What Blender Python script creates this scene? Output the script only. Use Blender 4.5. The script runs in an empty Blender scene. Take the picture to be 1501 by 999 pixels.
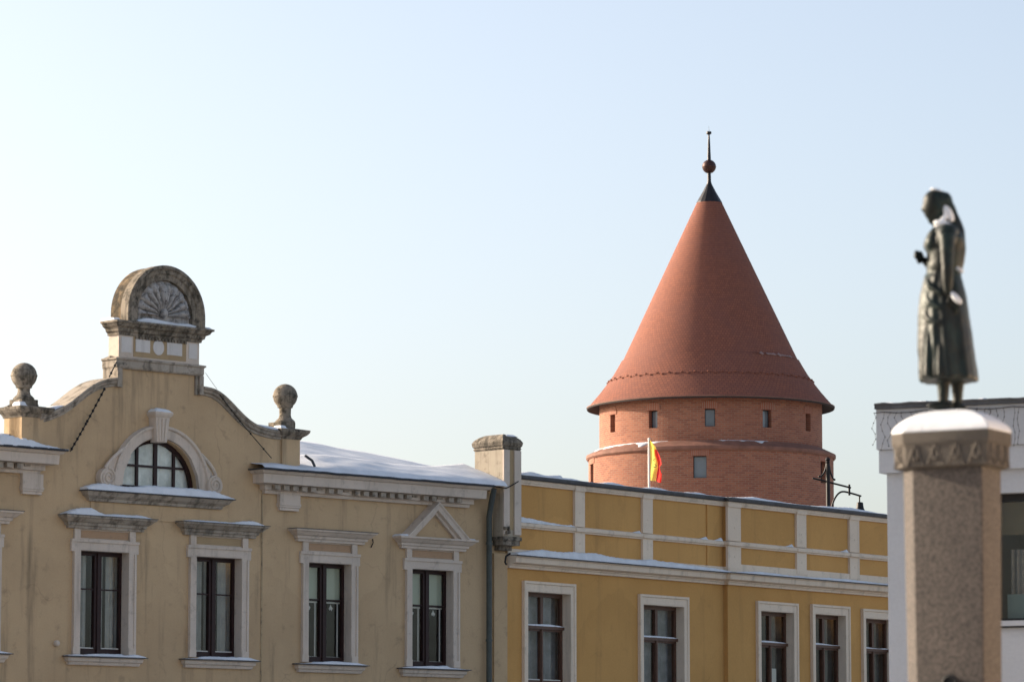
import bpy, bmesh, math, random
from mathutils import Vector, Matrix, noise
from mathutils.geometry import tessellate_polygon
PI = math.pi
R = math.radians
random.seed(7)
sc = bpy.context.scene
col = sc.collection

# ------------------------------------------------------------------ camera
F = 5800.0                                   # focal length in photo pixels (photo is 1501 wide)
TILT = math.atan(680.0 / F)
CAM = Vector((0, 0, 1.6))
cd = bpy.data.cameras.new('camera')
cam = bpy.data.objects.new('camera', cd)
col.objects.link(cam)
cam.location = CAM
cam.rotation_euler = (PI / 2 + TILT, 0, 0)
cd.sensor_width = 36
cd.lens = F / 1501 * 36
cd.clip_start = 0.5
cd.clip_end = 8000
cd.dof.use_dof = True
cd.dof.focus_distance = 100
cd.dof.aperture_fstop = 3.2
sc.camera = cam

# ------------------------------------------------------------------ sky, sun, exposure
SUN_EL = R(19)
SUN_AZ = R(-66)                              # compass angle from +Y, clockwise
w = bpy.data.worlds.new('World')
sc.world = w
w.use_nodes = True
nt = w.node_tree
bg = nt.nodes['Background']
sky = nt.nodes.new('ShaderNodeTexSky')
sky.sky_type = 'NISHITA'
sky.sun_disc = False
sky.sun_elevation = SUN_EL
sky.sun_rotation = SUN_AZ
sky.altitude = 0
sky.air_density = 0.75
sky.dust_density = 3.0
sky.ozone_density = 0.4
hs = nt.nodes.new('ShaderNodeHueSaturation')     # sky colour desaturated: paler and less blue than the clear-air model
hs.inputs['Saturation'].default_value = 0.8
nt.links.new(sky.outputs[0], hs.inputs['Color'])
nt.links.new(hs.outputs[0], bg.inputs[0])
bg.inputs[1].default_value = 0.15
sd = bpy.data.lights.new('sun', 'SUN')
sd.energy = 5.0
sd.angle = R(0.6)
sd.color = (1.0, 0.83, 0.64)
sun = bpy.data.objects.new('sun', sd)
col.objects.link(sun)
SUNV = Vector((math.sin(SUN_AZ) * math.cos(SUN_EL), math.cos(SUN_AZ) * math.cos(SUN_EL), math.sin(SUN_EL)))
sun.rotation_euler = SUNV.to_track_quat('Z', 'Y').to_euler()
sun.location = (-40, 60, 60)
sc.view_settings.view_transform = 'Standard'
sc.view_settings.look = 'None'
sc.view_settings.gamma = 1
sc.view_settings.exposure = 0.76
sc.view_settings.use_curve_mapping = False
sc.render.engine = 'CYCLES'
sc.cycles.use_denoising = True
sc.cycles.max_bounces = 8
sc.cycles.transparent_max_bounces = 12


# ------------------------------------------------------------------ pixel -> place helpers (only used to read true positions)
def ray(px, py):
    x = (px - 750.5) / F
    v = (499.5 - py) / F
    return Vector((x, math.cos(TILT) - v * math.sin(TILT), math.sin(TILT) + v * math.cos(TILT)))


def at_depth(px, py, depth):
    d = ray(px, py)
    return CAM + d * (depth / d.y)


class Plane:
    """vertical facade plane; local x runs along it, y into the building, z up"""
    def __init__(self, p, tan_dir, sign=1):
        d = Vector((tan_dir, 1, 0)).normalized() * sign
        self.d = d
        self.inn = Vector((-d.y, d.x, 0))
        self.p = Vector((p.x, p.y, 0))
        self.rz = math.atan2(d.y, d.x)

    def S(self, px, py, o=0.0):
        """local (x, z) of a photo pixel on the plane o metres in front of the facade"""
        r = ray(px, py)
        q = self.p - self.inn * o
        t = (q - CAM).dot(self.inn) / r.dot(self.inn)
        h = CAM + r * t
        return ((h - self.p).dot(self.d), h.z)

    def x(self, px, o=0.0, py=700):
        return self.S(px, py, o)[0]

    def z(self, px, py, o=0.0):
        return self.S(px, py, o)[1]


# ------------------------------------------------------------------ object helpers
def tag(o, label=None, cat=None, group=None, kind=None):
    if label: o['label'] = label
    if cat: o['category'] = cat
    if group: o['group'] = group
    if kind: o['kind'] = kind
    return o


def empty(name, loc, rz=0.0):
    o = bpy.data.objects.new(name, None)
    col.objects.link(o)
    o.location = loc
    o.rotation_euler = (0, 0, rz)
    o.empty_display_size = 0.3
    return o


class MB:
    def __init__(self):
        self.v = []
        self.f = []
        self.uv = {}
        self.mi = {}

    def add(self, vs, fs):
        b = len(self.v)
        self.v += [tuple(p) for p in vs]
        self.f += [tuple(i + b for i in f) for f in fs]
        return b

    def box(self, x0, x1, y0, y1, z0, z1):
        x0, x1 = min(x0, x1), max(x0, x1)
        y0, y1 = min(y0, y1), max(y0, y1)
        z0, z1 = min(z0, z1), max(z0, z1)
        self.add([(x0, y0, z0), (x1, y0, z0), (x1, y1, z0), (x0, y1, z0), (x0, y0, z1), (x1, y0, z1), (x1, y1, z1), (x0, y1, z1)],
                 [(0, 3, 2, 1), (4, 5, 6, 7), (0, 1, 5, 4), (1, 2, 6, 5), (2, 3, 7, 6), (3, 0, 4, 7)])
        return self

    def prism(self, poly, y0, y1):
        """polygon in (x, z), extruded from y0 (front) to y1"""
        n = len(poly)
        vs = [(p[0], y0, p[1]) for p in poly] + [(p[0], y1, p[1]) for p in poly]
        fs = [tuple(range(n)), tuple(range(2 * n - 1, n - 1, -1))]
        fs += [(i, i + n, (i + 1) % n + n, (i + 1) % n) for i in range(n)]
        self.add(vs, fs)
        return self

    def loft(self, rings, cap=True, closed=True):
        n = len(rings[0])
        b = len(self.v)
        for r in rings:
            self.v += [tuple(p) for p in r]
        m = n if closed else n - 1
        for k in range(len(rings) - 1):
            for i in range(m):
                j = (i + 1) % n
                self.f.append((b + k * n + i, b + k * n + j, b + (k + 1) * n + j, b + (k + 1) * n + i))
        if cap:
            self.f.append(tuple(b + i for i in range(n - 1, -1, -1)))
            e = b + (len(rings) - 1) * n
            self.f.append(tuple(e + i for i in range(n)))
        return self

    def lathe(self, prof, c=(0, 0, 0), n=24, cap=True):
        self.loft([[(c[0] + r * math.cos(2 * PI * i / n), c[1] + r * math.sin(2 * PI * i / n), c[2] + z) for i in range(n)] for r, z in prof], cap)
        return self

    def tube(self, pts, r, n=8, cap=True):
        pts = [Vector(p) for p in pts]
        rs = r if isinstance(r, (list, tuple)) else [r] * len(pts)
        rings = []
        t0 = (pts[1] - pts[0]).normalized()
        up = Vector((0, 0, 1)) if abs(t0.z) < .9 else Vector((0, 1, 0))
        u = t0.cross(up).normalized()
        for i, p in enumerate(pts):
            if i == 0: t = pts[1] - pts[0]
            elif i == len(pts) - 1: t = pts[-1] - pts[-2]
            else: t = (pts[i + 1] - pts[i]).normalized() + (pts[i] - pts[i - 1]).normalized()
            t.normalize()
            u = (u - t * u.dot(t)).normalized()
            v = t.cross(u)
            rings.append([p + (u * math.cos(2 * PI * k / n) + v * math.sin(2 * PI * k / n)) * rs[i] for k in range(n)])
        return self.loft(rings, cap)

    def ellipsoid(self, c, rx, ry, rz, rot=None, n=20, m=12):
        rings = []
        for k in range(m + 1):
            a = -PI / 2 + PI * k / m
            a = max(-PI / 2 + .08, min(PI / 2 - .08, a))
            ring = []
            for i in range(n):
                p = Vector((rx * math.cos(a) * math.cos(2 * PI * i / n), ry * math.cos(a) * math.sin(2 * PI * i / n), rz * math.sin(a)))
                if rot: p = rot @ p
                ring.append(Vector(c) + p)
            rings.append(ring)
        return self.loft(rings, True)

    def sweep_plan(self, path, prof):
        """closed profile (out, z) swept along a plan polyline (x, y); 'out' is to the right of travel"""
        P = [Vector((p[0], p[1])) for p in path]
        rings = []
        for i, p in enumerate(P):
            def nr(a, b):
                t = (b - a).normalized()
                return Vector((t.y, -t.x))
            if i == 0: m = nr(P[0], P[1])
            elif i == len(P) - 1: m = nr(P[-2], P[-1])
            else:
                a, b = nr(P[i - 1], p), nr(p, P[i + 1])
                m = (a + b)
                m = m / max(.2, m.dot(a))
            rings.append([(p.x + m.x * o, p.y + m.y * o, z) for o, z in prof])
        return self.loft(rings, True)

    def sweep_face(self, path, prof, closed=False):
        """closed profile (a, o) swept along a path in the facade (x, z): a to the left of travel, o out of the wall"""
        P = [Vector((p[0], p[1])) for p in path]
        rings = []
        n = len(P)
        for i, p in enumerate(P):
            def nr(a, b):
                t = (b - a).normalized()
                return Vector((-t.y, t.x))
            if i == 0 and not closed: m = nr(P[0], P[1])
            elif i == n - 1 and not closed: m = nr(P[-2], P[-1])
            else:
                a, b = nr(P[i - 1], p), nr(p, P[(i + 1) % n])
                m = a + b
                m = m / max(.25, m.dot(a))
            rings.append([(p.x + m.x * a_, -o, p.y + m.y * a_) for a_, o in prof])
        if closed: rings.append(rings[0])
        return self.loft(rings, not closed)

    def build(self, name, mat, parent=None, smooth=None, uv=None):
        me = bpy.data.meshes.new(name)
        me.from_pydata(self.v, [], self.f)
        me.validate()
        bm = bmesh.new()
        bm.from_mesh(me)
        bmesh.ops.recalc_face_normals(bm, faces=bm.faces)
        bm.to_mesh(me)
        bm.free()
        if uv:
            l = me.uv_layers.new(name='UVMap')
            for p in me.polygons:
                uvs = [uv(me.vertices[me.loops[i].vertex_index].co) for i in p.loop_indices]
                um = max(q[0] for q in uvs) - min(q[0] for q in uvs)
                wrap = getattr(uv, 'period', None)
                for li, q in zip(p.loop_indices, uvs):
                    u = q[0]
                    if wrap and um > wrap / 2 and u < wrap / 2: u += wrap
                    l.data[li].uv = (u, q[1])
        mats = mat if isinstance(mat, (list, tuple)) else [mat]
        for m in mats: me.materials.append(m)
        if smooth is not None:
            for p in me.polygons: p.use_smooth = True
            try: me.set_sharp_from_angle(angle=R(smooth))
            except Exception: pass
        o = bpy.data.objects.new(name, me)
        col.objects.link(o)
        if parent: o.parent = parent
        return o


def wall_mesh(mb, outline, holes, y0=0.0, thick=.4, reveal=.35):
    """front face polygon (x, z) with holes, reveals of the holes and outer sides"""
    polys = [[Vector((p[0], p[1], 0)) for p in outline]] + [[Vector((p[0], p[1], 0)) for p in h] for h in holes]
    flat = [p for pl in polys for p in pl]
    tris = tessellate_polygon(polys)
    b = mb.add([(p.x, y0, p.y) for p in flat], [])
    mb.f += [tuple(b + i for i in t) for t in tris]
    k = 0
    for j, pl in enumerate(polys):
        n = len(pl)
        dpt = thick if j == 0 else reveal
        c = mb.add([(p.x, y0 + dpt, p.y) for p in pl], [])
        for i in range(n):
            a0, a1 = b + k + i, b + k + (i + 1) % n
            mb.f.append((a0, a1, c + (i + 1) % n, c + i))
        k += n


def rect(x0, x1, z0, z1):
    return [(x0, z0), (x1, z0), (x1, z1), (x0, z1)]


def nz(x, y, z=0.0):
    return noise.noise(Vector((x, y, z)))


def snow_strip(mb, x0, x1, yf, yb, z, h, hf=None, seed=0.0, step=.06, ny=7, rough=.25):
    """a lying strip of snow: front edge yf, back edge yb, base z; hf(t) scales the height along it"""
    n = max(6, int(abs(x1 - x0) / step))
    n = min(n, 260)
    top = []
    for i in range(n + 1):
        t = i / n
        x = x0 + (x1 - x0) * t
        k = (hf(t) if hf else 1.0) * (1 + rough * 1.6 * nz(x * 1.7 + seed, seed * 3.1)) * min(1, .25 + 6 * min(t, 1 - t))
        k = max(k, .08)
        row = []
        for j in range(ny + 1):
            s = j / ny
            pr = min(1, (1 - (1 - min(1, s / .35)) ** 2)) ** .6
            e = .022 * nz(x * 5 + seed, 9.1, s) + .016 * nz(x * 17 + seed, 3.3)
            row.append((x, yf + (yb - yf) * s + (e if j == 0 else 0), z + h * k * (pr * (1 - .15 * s)) + h * (.3 * rough * nz(x * 4, s * 3, seed) + .12 * nz(x * 13, s * 6, seed)) * min(1, s * 4)))
        row[0] = (row[0][0], row[0][1], z + .004)
        top.append(row)
    b = len(mb.v)
    for r in top: mb.v += r
    w_ = ny + 1
    for i in range(n):
        for j in range(ny):
            a = b + i * w_ + j
            mb.f.append((a, a + w_, a + w_ + 1, a + 1))
    c = len(mb.v)
    for i in (0, n):
        base = len(mb.v)
        mb.v += [(p[0], p[1], z - .002) for p in top[i]]
        for j in range(ny):
            a = b + i * w_ + j
            mb.f.append((a, a + 1, base + j + 1, base + j))
    base = len(mb.v)
    mb.v += [(top[i][0][0], top[i][0][1], z - .002) for i in range(n + 1)]
    for i in range(n):
        mb.f.append((b + i * w_, b + (i + 1) * w_, base + i + 1, base + i))


def snow_piece(name, parent, *a, **k):
    m = MB()
    snow_strip(m, *a, **k)
    return m.build(name, M['snow'], parent)


# ------------------------------------------------------------------ materials
def new_mat(name):
    m = bpy.data.materials.new(name)
    m.use_nodes = True
    n = m.node_tree.nodes
    return m, n, m.node_tree.links, n['Principled BSDF']


def nd(n, t, **k):
    x = n.new(t)
    for a, v in k.items(): setattr(x, a, v)
    return x


def noise_node(n, l, co, scale, detail=4, rough=.6, stretch=None):
    t = nd(n, 'ShaderNodeTexNoise')
    t.inputs['Scale'].default_value = scale
    t.inputs['Detail'].default_value = detail
    t.inputs['Roughness'].default_value = rough
    if stretch:
        mp = nd(n, 'ShaderNodeMapping')
        mp.inputs['Scale'].default_value = stretch
        l.new(co, mp.inputs[0])
        co = mp.outputs[0]
    l.new(co, t.inputs[0])
    return t.outputs[0]


def ramp(n, l, fac, a, b):
    r = nd(n, 'ShaderNodeMapRange')
    r.inputs[1].default_value = a
    r.inputs[2].default_value = b
    r.interpolation_type = 'SMOOTHSTEP'
    l.new(fac, r.inputs[0])
    return r.outputs[0]


def mixc(n, l, fac, a, b):
    m = nd(n, 'ShaderNodeMix', data_type='RGBA')
    for s, v in ((6, a), (7, b)):
        if isinstance(v, tuple): m.inputs[s].default_value = (*v, 1)
        else: l.new(v, m.inputs[s])
    if isinstance(fac, float): m.inputs[0].default_value = fac
    else: l.new(fac, m.inputs[0])
    return m.outputs[2]


def mul(n, l, a, k):
    m = nd(n, 'ShaderNodeMath', operation='MULTIPLY')
    l.new(a, m.inputs[0])
    if isinstance(k, (int, float)): m.inputs[1].default_value = k
    else: l.new(k, m.inputs[1])
    return m.outputs[0]


def plaster(name, base, var, dirt, scale=1.0, dirt_amt=.6, streak=.5, rough=.9, bump=.25, patch=.35, lo=.53, cracks=0.0):
    m, n, l, bs = new_mat(name)
    co = nd(n, 'ShaderNodeTexCoord').outputs['Object']
    big = ramp(n, l, noise_node(n, l, co, .55 * scale, 5, .6), .35, .68)
    c = mixc(n, l, mul(n, l, big, patch * 2), base, var)
    st = ramp(n, l, noise_node(n, l, co, 1.0 * scale, 5, .65, (3.2, 3.2, .28)), lo - .02, lo + .24)
    c = mixc(n, l, mul(n, l, st, streak), c, dirt)
    sp = ramp(n, l, noise_node(n, l, co, 3.2 * scale, 8, .72), lo, lo + .22)
    c = mixc(n, l, mul(n, l, sp, dirt_amt), c, dirt)
    fine = ramp(n, l, noise_node(n, l, co, 28 * scale, 4, .7), .3, .75)
    c = mixc(n, l, mul(n, l, fine, .16), c, tuple(x * .55 for x in base))
    if cracks:
        # hairline cracks and slightly different repair patches
        dn = nd(n, 'ShaderNodeTexNoise')
        dn.inputs['Scale'].default_value = 1.8
        dn.inputs['Detail'].default_value = 6
        l.new(co, dn.inputs[0])
        mv = nd(n, 'ShaderNodeMix', data_type='VECTOR')
        mv.inputs[0].default_value = .35
        l.new(co, mv.inputs[4])
        l.new(dn.outputs[1], mv.inputs[5])
        vo_ = nd(n, 'ShaderNodeTexVoronoi', feature='DISTANCE_TO_EDGE')
        vo_.inputs['Scale'].default_value = .75
        l.new(mv.outputs[1], vo_.inputs[0])
        cr = ramp(n, l, vo_.outputs[0], .008, .001)
        gate = ramp(n, l, noise_node(n, l, co, .8, 3, .5), .5, .62)
        c = mixc(n, l, mul(n, l, mul(n, l, cr, gate), cracks), c, tuple(x * .5 for x in dirt))
        v2 = nd(n, 'ShaderNodeTexVoronoi')
        v2.inputs['Scale'].default_value = .6
        l.new(mv.outputs[1], v2.inputs[0])
        pt = ramp(n, l, v2.outputs[1], .62, .66)
        c = mixc(n, l, mul(n, l, pt, .16), c, tuple(min(1, x * 1.25) for x in base))
    l.new(c, bs.inputs['Base Color'])
    bs.inputs['Roughness'].default_value = rough
    bs.inputs['Specular IOR Level'].default_value = .25
    bp = nd(n, 'ShaderNodeBump')
    bp.inputs['Strength'].default_value = bump
    bp.inputs['Distance'].default_value = .02
    l.new(noise_node(n, l, co, 22 * scale, 6, .7), bp.inputs['Height'])
    l.new(bp.outputs[0], bs.inputs['Normal'])
    return m


def plain(name, base, rough=.5, metal=0.0, spec=.5, vary=.2, scale=6.0, bump=0.0):
    m, n, l, bs = new_mat(name)
    co = nd(n, 'ShaderNodeTexCoord').outputs['Object']
    f = ramp(n, l, noise_node(n, l, co, scale, 5, .65), .3, .75)
    c = mixc(n, l, f, base, tuple(x * (1 - vary) for x in base))
    l.new(c, bs.inputs['Base Color'])
    bs.inputs['Roughness'].default_value = rough
    bs.inputs['Metallic'].default_value = metal
    bs.inputs['Specular IOR Level'].default_value = spec
    if bump:
        bp = nd(n, 'ShaderNodeBump')
        bp.inputs['Strength'].default_value = bump
        bp.inputs['Distance'].default_value = .01
        l.new(noise_node(n, l, co, scale * 4, 5, .7), bp.inputs['Height'])
        l.new(bp.outputs[0], bs.inputs['Normal'])
    return m


def brick_mat(name, c1, c2, mortar, bw, bh, msize, dark=(.1, .06, .05), offset=.5, bump=.4, tint=None):
    m, n, l, bs = new_mat(name)
    tc = nd(n, 'ShaderNodeTexCoord')
    uv = tc.outputs['UV']
    b = nd(n, 'ShaderNodeTexBrick')
    b.offset = offset
    b.inputs['Scale'].default_value = 1
    b.inputs['Brick Width'].default_value = bw
    b.inputs['Row Height'].default_value = bh
    b.inputs['Mortar Size'].default_value = msize
    b.inputs['Mortar Smooth'].default_value = .3
    b.inputs['Bias'].default_value = -.1
    b.inputs['Color1'].default_value = (*c1, 1)
    b.inputs['Color2'].default_value = (*c2, 1)
    b.inputs['Mortar'].default_value = (*mortar, 1)
    l.new(uv, b.inputs[0])
    big = ramp(n, l, noise_node(n, l, tc.outputs['Object'], .5, 6, .65), .35, .7)
    c = mixc(n, l, mul(n, l, big, .35), b.outputs[0], tint or tuple(x * .7 for x in c1))
    sp = ramp(n, l, noise_node(n, l, tc.outputs['Object'], 2.4, 8, .75), .6, .8)
    c = mixc(n, l, mul(n, l, sp, .45), c, dark)
    l.new(c, bs.inputs['Base Color'])
    bs.inputs['Roughness'].default_value = .85
    bs.inputs['Specular IOR Level'].default_value = .25
    bp = nd(n, 'ShaderNodeBump', invert=True)
    bp.inputs['Strength'].default_value = bump
    bp.inputs['Distance'].default_value = .012
    l.new(b.outputs[1], bp.inputs['Height'])
    l.new(bp.outputs[0], bs.inputs['Normal'])
    return m


def glass_mat(name, tint=(.93, .94, .92), refl=1.0):
    m, n, l, bs = new_mat(name)
    n.remove(bs)
    tr = nd(n, 'ShaderNodeBsdfTransparent')
    tr.inputs[0].default_value = (*tint, 1)
    gl = nd(n, 'ShaderNodeBsdfGlossy')
    gl.inputs['Roughness'].default_value = .03
    co = nd(n, 'ShaderNodeTexCoord').outputs['Object']
    bp = nd(n, 'ShaderNodeBump')
    bp.inputs['Strength'].default_value = .06
    bp.inputs['Distance'].default_value = .05
    l.new(noise_node(n, l, co, 1.6, 2, .5), bp.inputs['Height'])
    l.new(bp.outputs[0], gl.inputs['Normal'])
    fr = nd(n, 'ShaderNodeLayerWeight')
    pw = nd(n, 'ShaderNodeMath', operation='POWER')
    l.new(fr.outputs['Facing'], pw.inputs[0])
    pw.inputs[1].default_value = 4.5
    ad = nd(n, 'ShaderNodeMath', operation='MULTIPLY_ADD')
    l.new(pw.outputs[0], ad.inputs[0])
    ad.inputs[1].default_value = .9 * refl
    ad.inputs[2].default_value = .05 * refl
    mx = nd(n, 'ShaderNodeMixShader')
    l.new(ad.outputs[0], mx.inputs[0])
    l.new(tr.outputs[0], mx.inputs[1])
    l.new(gl.outputs[0], mx.inputs[2])
    l.new(mx.outputs[0], n['Material Output'].inputs[0])
    return m


M = {}
M['cream'] = plaster('cream_stucco', (.54, .387, .23), (.44, .31, .182), (.17, .13, .085), 1, .5, .75, cracks=.22)
M['trim'] = plaster('grey_white_trim', (.63, .54, .455), (.53, .45, .37), (.15, .12, .095), 1.6, .5, .45)
M['trim_dirty'] = plaster('stained_trim', (.42, .365, .30), (.30, .255, .20), (.07, .06, .048), 1.7, .9, .8, bump=.6, lo=.49)
M['tablet'] = plaster('white_tablet', (.66, .63, .60), (.58, .55, .52), (.3, .27, .24), 2, .3, .3)
M['old_stone'] = plaster('weathered_stone', (.33, .28, .22), (.22, .18, .13), (.045, .04, .03), 2.4, 1.0, .8, bump=.9, lo=.44)
M['barrel'] = plaster('lichened_render', (.20, .145, .085), (.42, .29, .16), (.035, .03, .022), 2.6, 1.0, .7, bump=1.0, patch=.5, lo=.40)
M['ochre_panel'] = plaster('ochre_panel', (.42, .31, .18), (.36, .26, .15), (.2, .15, .1), 2, .3, .3)
M['pink_panel'] = plaster('faded_panel', (.44, .29, .18), (.38, .25, .155), (.22, .17, .12), 2.5, .5, .3)
M['yellow'] = plaster('ochre_yellow_render', (.60, .332, .112), (.52, .28, .09), (.32, .18, .07), .8, .3, .5, bump=.18, patch=.45, cracks=.15)
M['yellow_trim'] = plaster('pale_trim', (.80, .665, .52), (.73, .59, .455), (.32, .26, .19), 1.2, .4, .5, bump=.15)
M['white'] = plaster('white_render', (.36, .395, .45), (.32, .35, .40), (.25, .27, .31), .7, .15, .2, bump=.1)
M['snow'] = plain('snow', (.74, .76, .79), .8, 0, .25, .14, 3.0, .8)
M['lead'] = plain('dark_sheet_metal', (.07, .075, .085), .5, .4, .4, .45, 5.0)
M['pipe'] = plain('grey_green_pipe', (.085, .10, .095), .5, .3, .4, .25, 5.0)
M['wood'] = plain('red_brown_wood', (.03, .011, .01), .5, 0, .3, .4, 9.0)
M['wood_brown'] = plain('brown_wood', (.11, .05, .03), .45, 0, .4, .35, 9.0)
M['white_wood'] = plain('white_sash', (.55, .54, .50), .5, 0, .4, .1)
M['black'] = plain('black_iron', (.012, .012, .013), .5, .3, .4, .4, 12.0)
M['room'] = plain('dark_room', (.055, .055, .055), .9, 0, .1, .3, 1.0)
M['curtain'] = plain('pale_curtain', (.40, .41, .40), .9, 0, .1, .25, 4.0)
M['blind'] = plain('pale_green_blind', (.42, .46, .36), .9, 0, .1, .08, 2.0)
M['glass'] = glass_mat('window_glass')
M['brick'] = brick_mat('red_brick', (.37, .14, .082), (.235, .082, .056), (.30, .20, .14), .27, .085, .013, tint=(.23, .085, .055))
M['brick_soldier'] = brick_mat('red_brick_arch', (.36, .12, .07), (.28, .09, .055), (.35, .26, .2), .08, .5, .014, offset=0)
M['tile'] = brick_mat('plain_roof_tile', (.275, .10, .06), (.215, .08, .052), (.12, .046, .037),   .125, .11, .009, tint=(.185, .082, .068), bump=.4)
M['string'] = plain('brick_ledge', (.26, .125, .09), .8, 0, .3, .35, 2.5, .3)
M['copper_dark'] = plain('dark_roof_metal', (.035, .033, .035), .4, .6, .5, .4, 3.0)
M['ball'] = plain('tarnished_copper', (.075, .032, .026), .4, .5, .5, .4, 3.0)
M['pane_grey'] = plain('grey_pane', (.22, .26, .29), .12, 0, .7, .2, 1.0)
M['frame_dark'] = plain('dark_frame', (.03, .033, .04), .5, 0, .4, .3)


def bronze_mat():
    m, n, l, bs = new_mat('dark_bronze')
    co = nd(n, 'ShaderNodeTexCoord').outputs['Object']
    a = ramp(n, l, noise_node(n, l, co, 9, 6, .7, (1, 1, .35)), .42, .7)
    c = mixc(n, l, a, (.013, .015, .013), (.018, .032, .028))
    b = ramp(n, l, noise_node(n, l, co, 24, 6, .7), .5, .8)
    c = mixc(n, l, mul(n, l, b, .7), c, (.014, .014, .013))
    l.new(c, bs.inputs['Base Color'])
    bs.inputs['Metallic'].default_value = .15
    bs.inputs['Specular IOR Level'].default_value = .25
    bs.inputs['Roughness'].default_value = .46
    bp = nd(n, 'ShaderNodeBump')
    bp.inputs['Strength'].default_value = .5
    bp.inputs['Distance'].default_value = .01
    l.new(noise_node(n, l, co, 16, 5, .6), bp.inputs['Height'])
    l.new(bp.outputs[0], bs.inputs['Normal'])
    return m


def granite_mat():
    m, n, l, bs = new_mat('speckled_granite')
    co = nd(n, 'ShaderNodeTexCoord').outputs['Object']
    a = ramp(n, l, noise_node(n, l, co, 45, 3, .8), .42, .58)
    c = mixc(n, l, a, (.045, .038, .035), (.11, .09, .077))
    b = ramp(n, l, noise_node(n, l, co, 3.0, 5, .6), .35, .7)
    c = mixc(n, l, mul(n, l, b, .4), c, (.052, .044, .04))
    v = nd(n, 'ShaderNodeTexVoronoi')
    v.inputs['Scale'].default_value = 38
    l.new(co, v.inputs[0])
    d = ramp(n, l, v.outputs[0], .28, .12)
    c = mixc(n, l, mul(n, l, d, .5), c, (.11, .09, .08))
    l.new(c, bs.inputs['Base Color'])
    bs.inputs['Roughness'].default_value = .7
    bs.inputs['Specular IOR Level'].default_value = .25
    bp = nd(n, 'ShaderNodeBump')
    bp.inputs['Strength'].default_value = .4
    bp.inputs['Distance'].default_value = .006
    l.new(noise_node(n, l, co, 60, 4, .7), bp.inputs['Height'])
    l.new(bp.outputs[0], bs.inputs['Normal'])
    return m


M['bronze'] = bronze_mat()
M['granite'] = granite_mat()
M['carved'] = plaster('carved_stone', (.15, .13, .11), (.12, .105, .09), (.06, .055, .05), 9, .7, .2, bump=.8)


def cloth_mat(name, c):
    m, n, l, bs = new_mat(name)
    bs.inputs['Base Color'].default_value = (*c, 1)
    bs.inputs['Roughness'].default_value = .8
    tl_ = nd(n, 'ShaderNodeBsdfTranslucent')
    tl_.inputs[0].default_value = (*c, 1)
    mx = nd(n, 'ShaderNodeMixShader')
    mx.inputs[0].default_value = .5
    l.new(bs.outputs[0], mx.inputs[1])
    l.new(tl_.outputs[0], mx.inputs[2])
    l.new(mx.outputs[0], n['Material Output'].inputs[0])
    return m


M['flag_yellow'] = cloth_mat('yellow_cloth', (.85, .70, .16))
M['flag_red'] = cloth_mat('red_cloth', (.78, .06, .05))
M['white_paint'] = plain('white_paint', (.75, .74, .72), .45, 0, .4, .06)
M['paving'] = plaster('snowy_paving', (.36, .35, .34), (.28, .27, .26), (.18, .17, .16), .4, .5, .2)

# ================================================================== SETTING
g = MB()
g.add([(-1500, -300, 0), (1500, -300, 0), (1500, 3000, 0), (-1500, 3000, 0)], [(0, 1, 2, 3)])
tag(g.build('ground', M['paving']), kind='structure')

# ================================================================== CREAM BUILDING
p0 = at_depth(150, 960, 75.0)
C = Plane(p0, (6750 - 750.5) * math.cos(TILT) / F)
cream = empty('cream_building', (C.p.x, C.p.y, 0), C.rz)
tag(cream, 'cream stucco town house with curved gable, shell niche and stone ball finials', 'building')
S, X, Z = C.S, C.x, C.z


def curtain_mesh(mb, x0, x1, z0, z1, y, amp=.025, waves=5, ph=0.0):
    n = 40
    a = []
    for i in range(n + 1):
        t = i / n
        a.append((x0 + (x1 - x0) * t, y + amp * math.sin(t * waves * 2 * PI + ph) + amp * .6 * math.sin(t * waves * 4.7 + ph * 2)))
    mb.loft([[(p[0], p[1], z0) for p in a], [(p[0], p[1], z1) for p in a]], cap=False, closed=False)


def room_mesh(mb, x0, x1, z0, z1, y0, y1):
    mb.add([(x0, y0, z0), (x1, y0, z0), (x1, y0, z1), (x0, y0, z1), (x0, y1, z0), (x1, y1, z0), (x1, y1, z1), (x0, y1, z1)],
           [(0, 1, 5, 4), (1, 2, 6, 5), (2, 3, 7, 6), (3, 0, 4, 7), (4, 5, 6, 7)])


CW = {}
for k, (xl, xr, yt, yb) in {'a': (114.5, 187, 804.5, 958), 'b': (284.6, 352.8, 813.4, 962.5),
                            'c': (449.4, 513.4, 822.2, 969.5), 'd': (601.3, 663, 831.7, 976)}.items():
    CW[k] = (X(xl, 0, 880), X(xr, 0, 880), Z(xl, yb), Z(xl, yt))
sh = X(222, 0, 750) - X(26, 0, 750)
a_ = CW['a']
CW['o'] = (a_[0] - sh, a_[1] - sh, a_[2], a_[3])

CORN = [(-.06, -.03), (.05, -.03), (.06, .02), (.09, .03), (.10, .075), (.145, .10), (.20, .155), (.235, .17), (.24, .205), (-.06, .235)]


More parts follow.
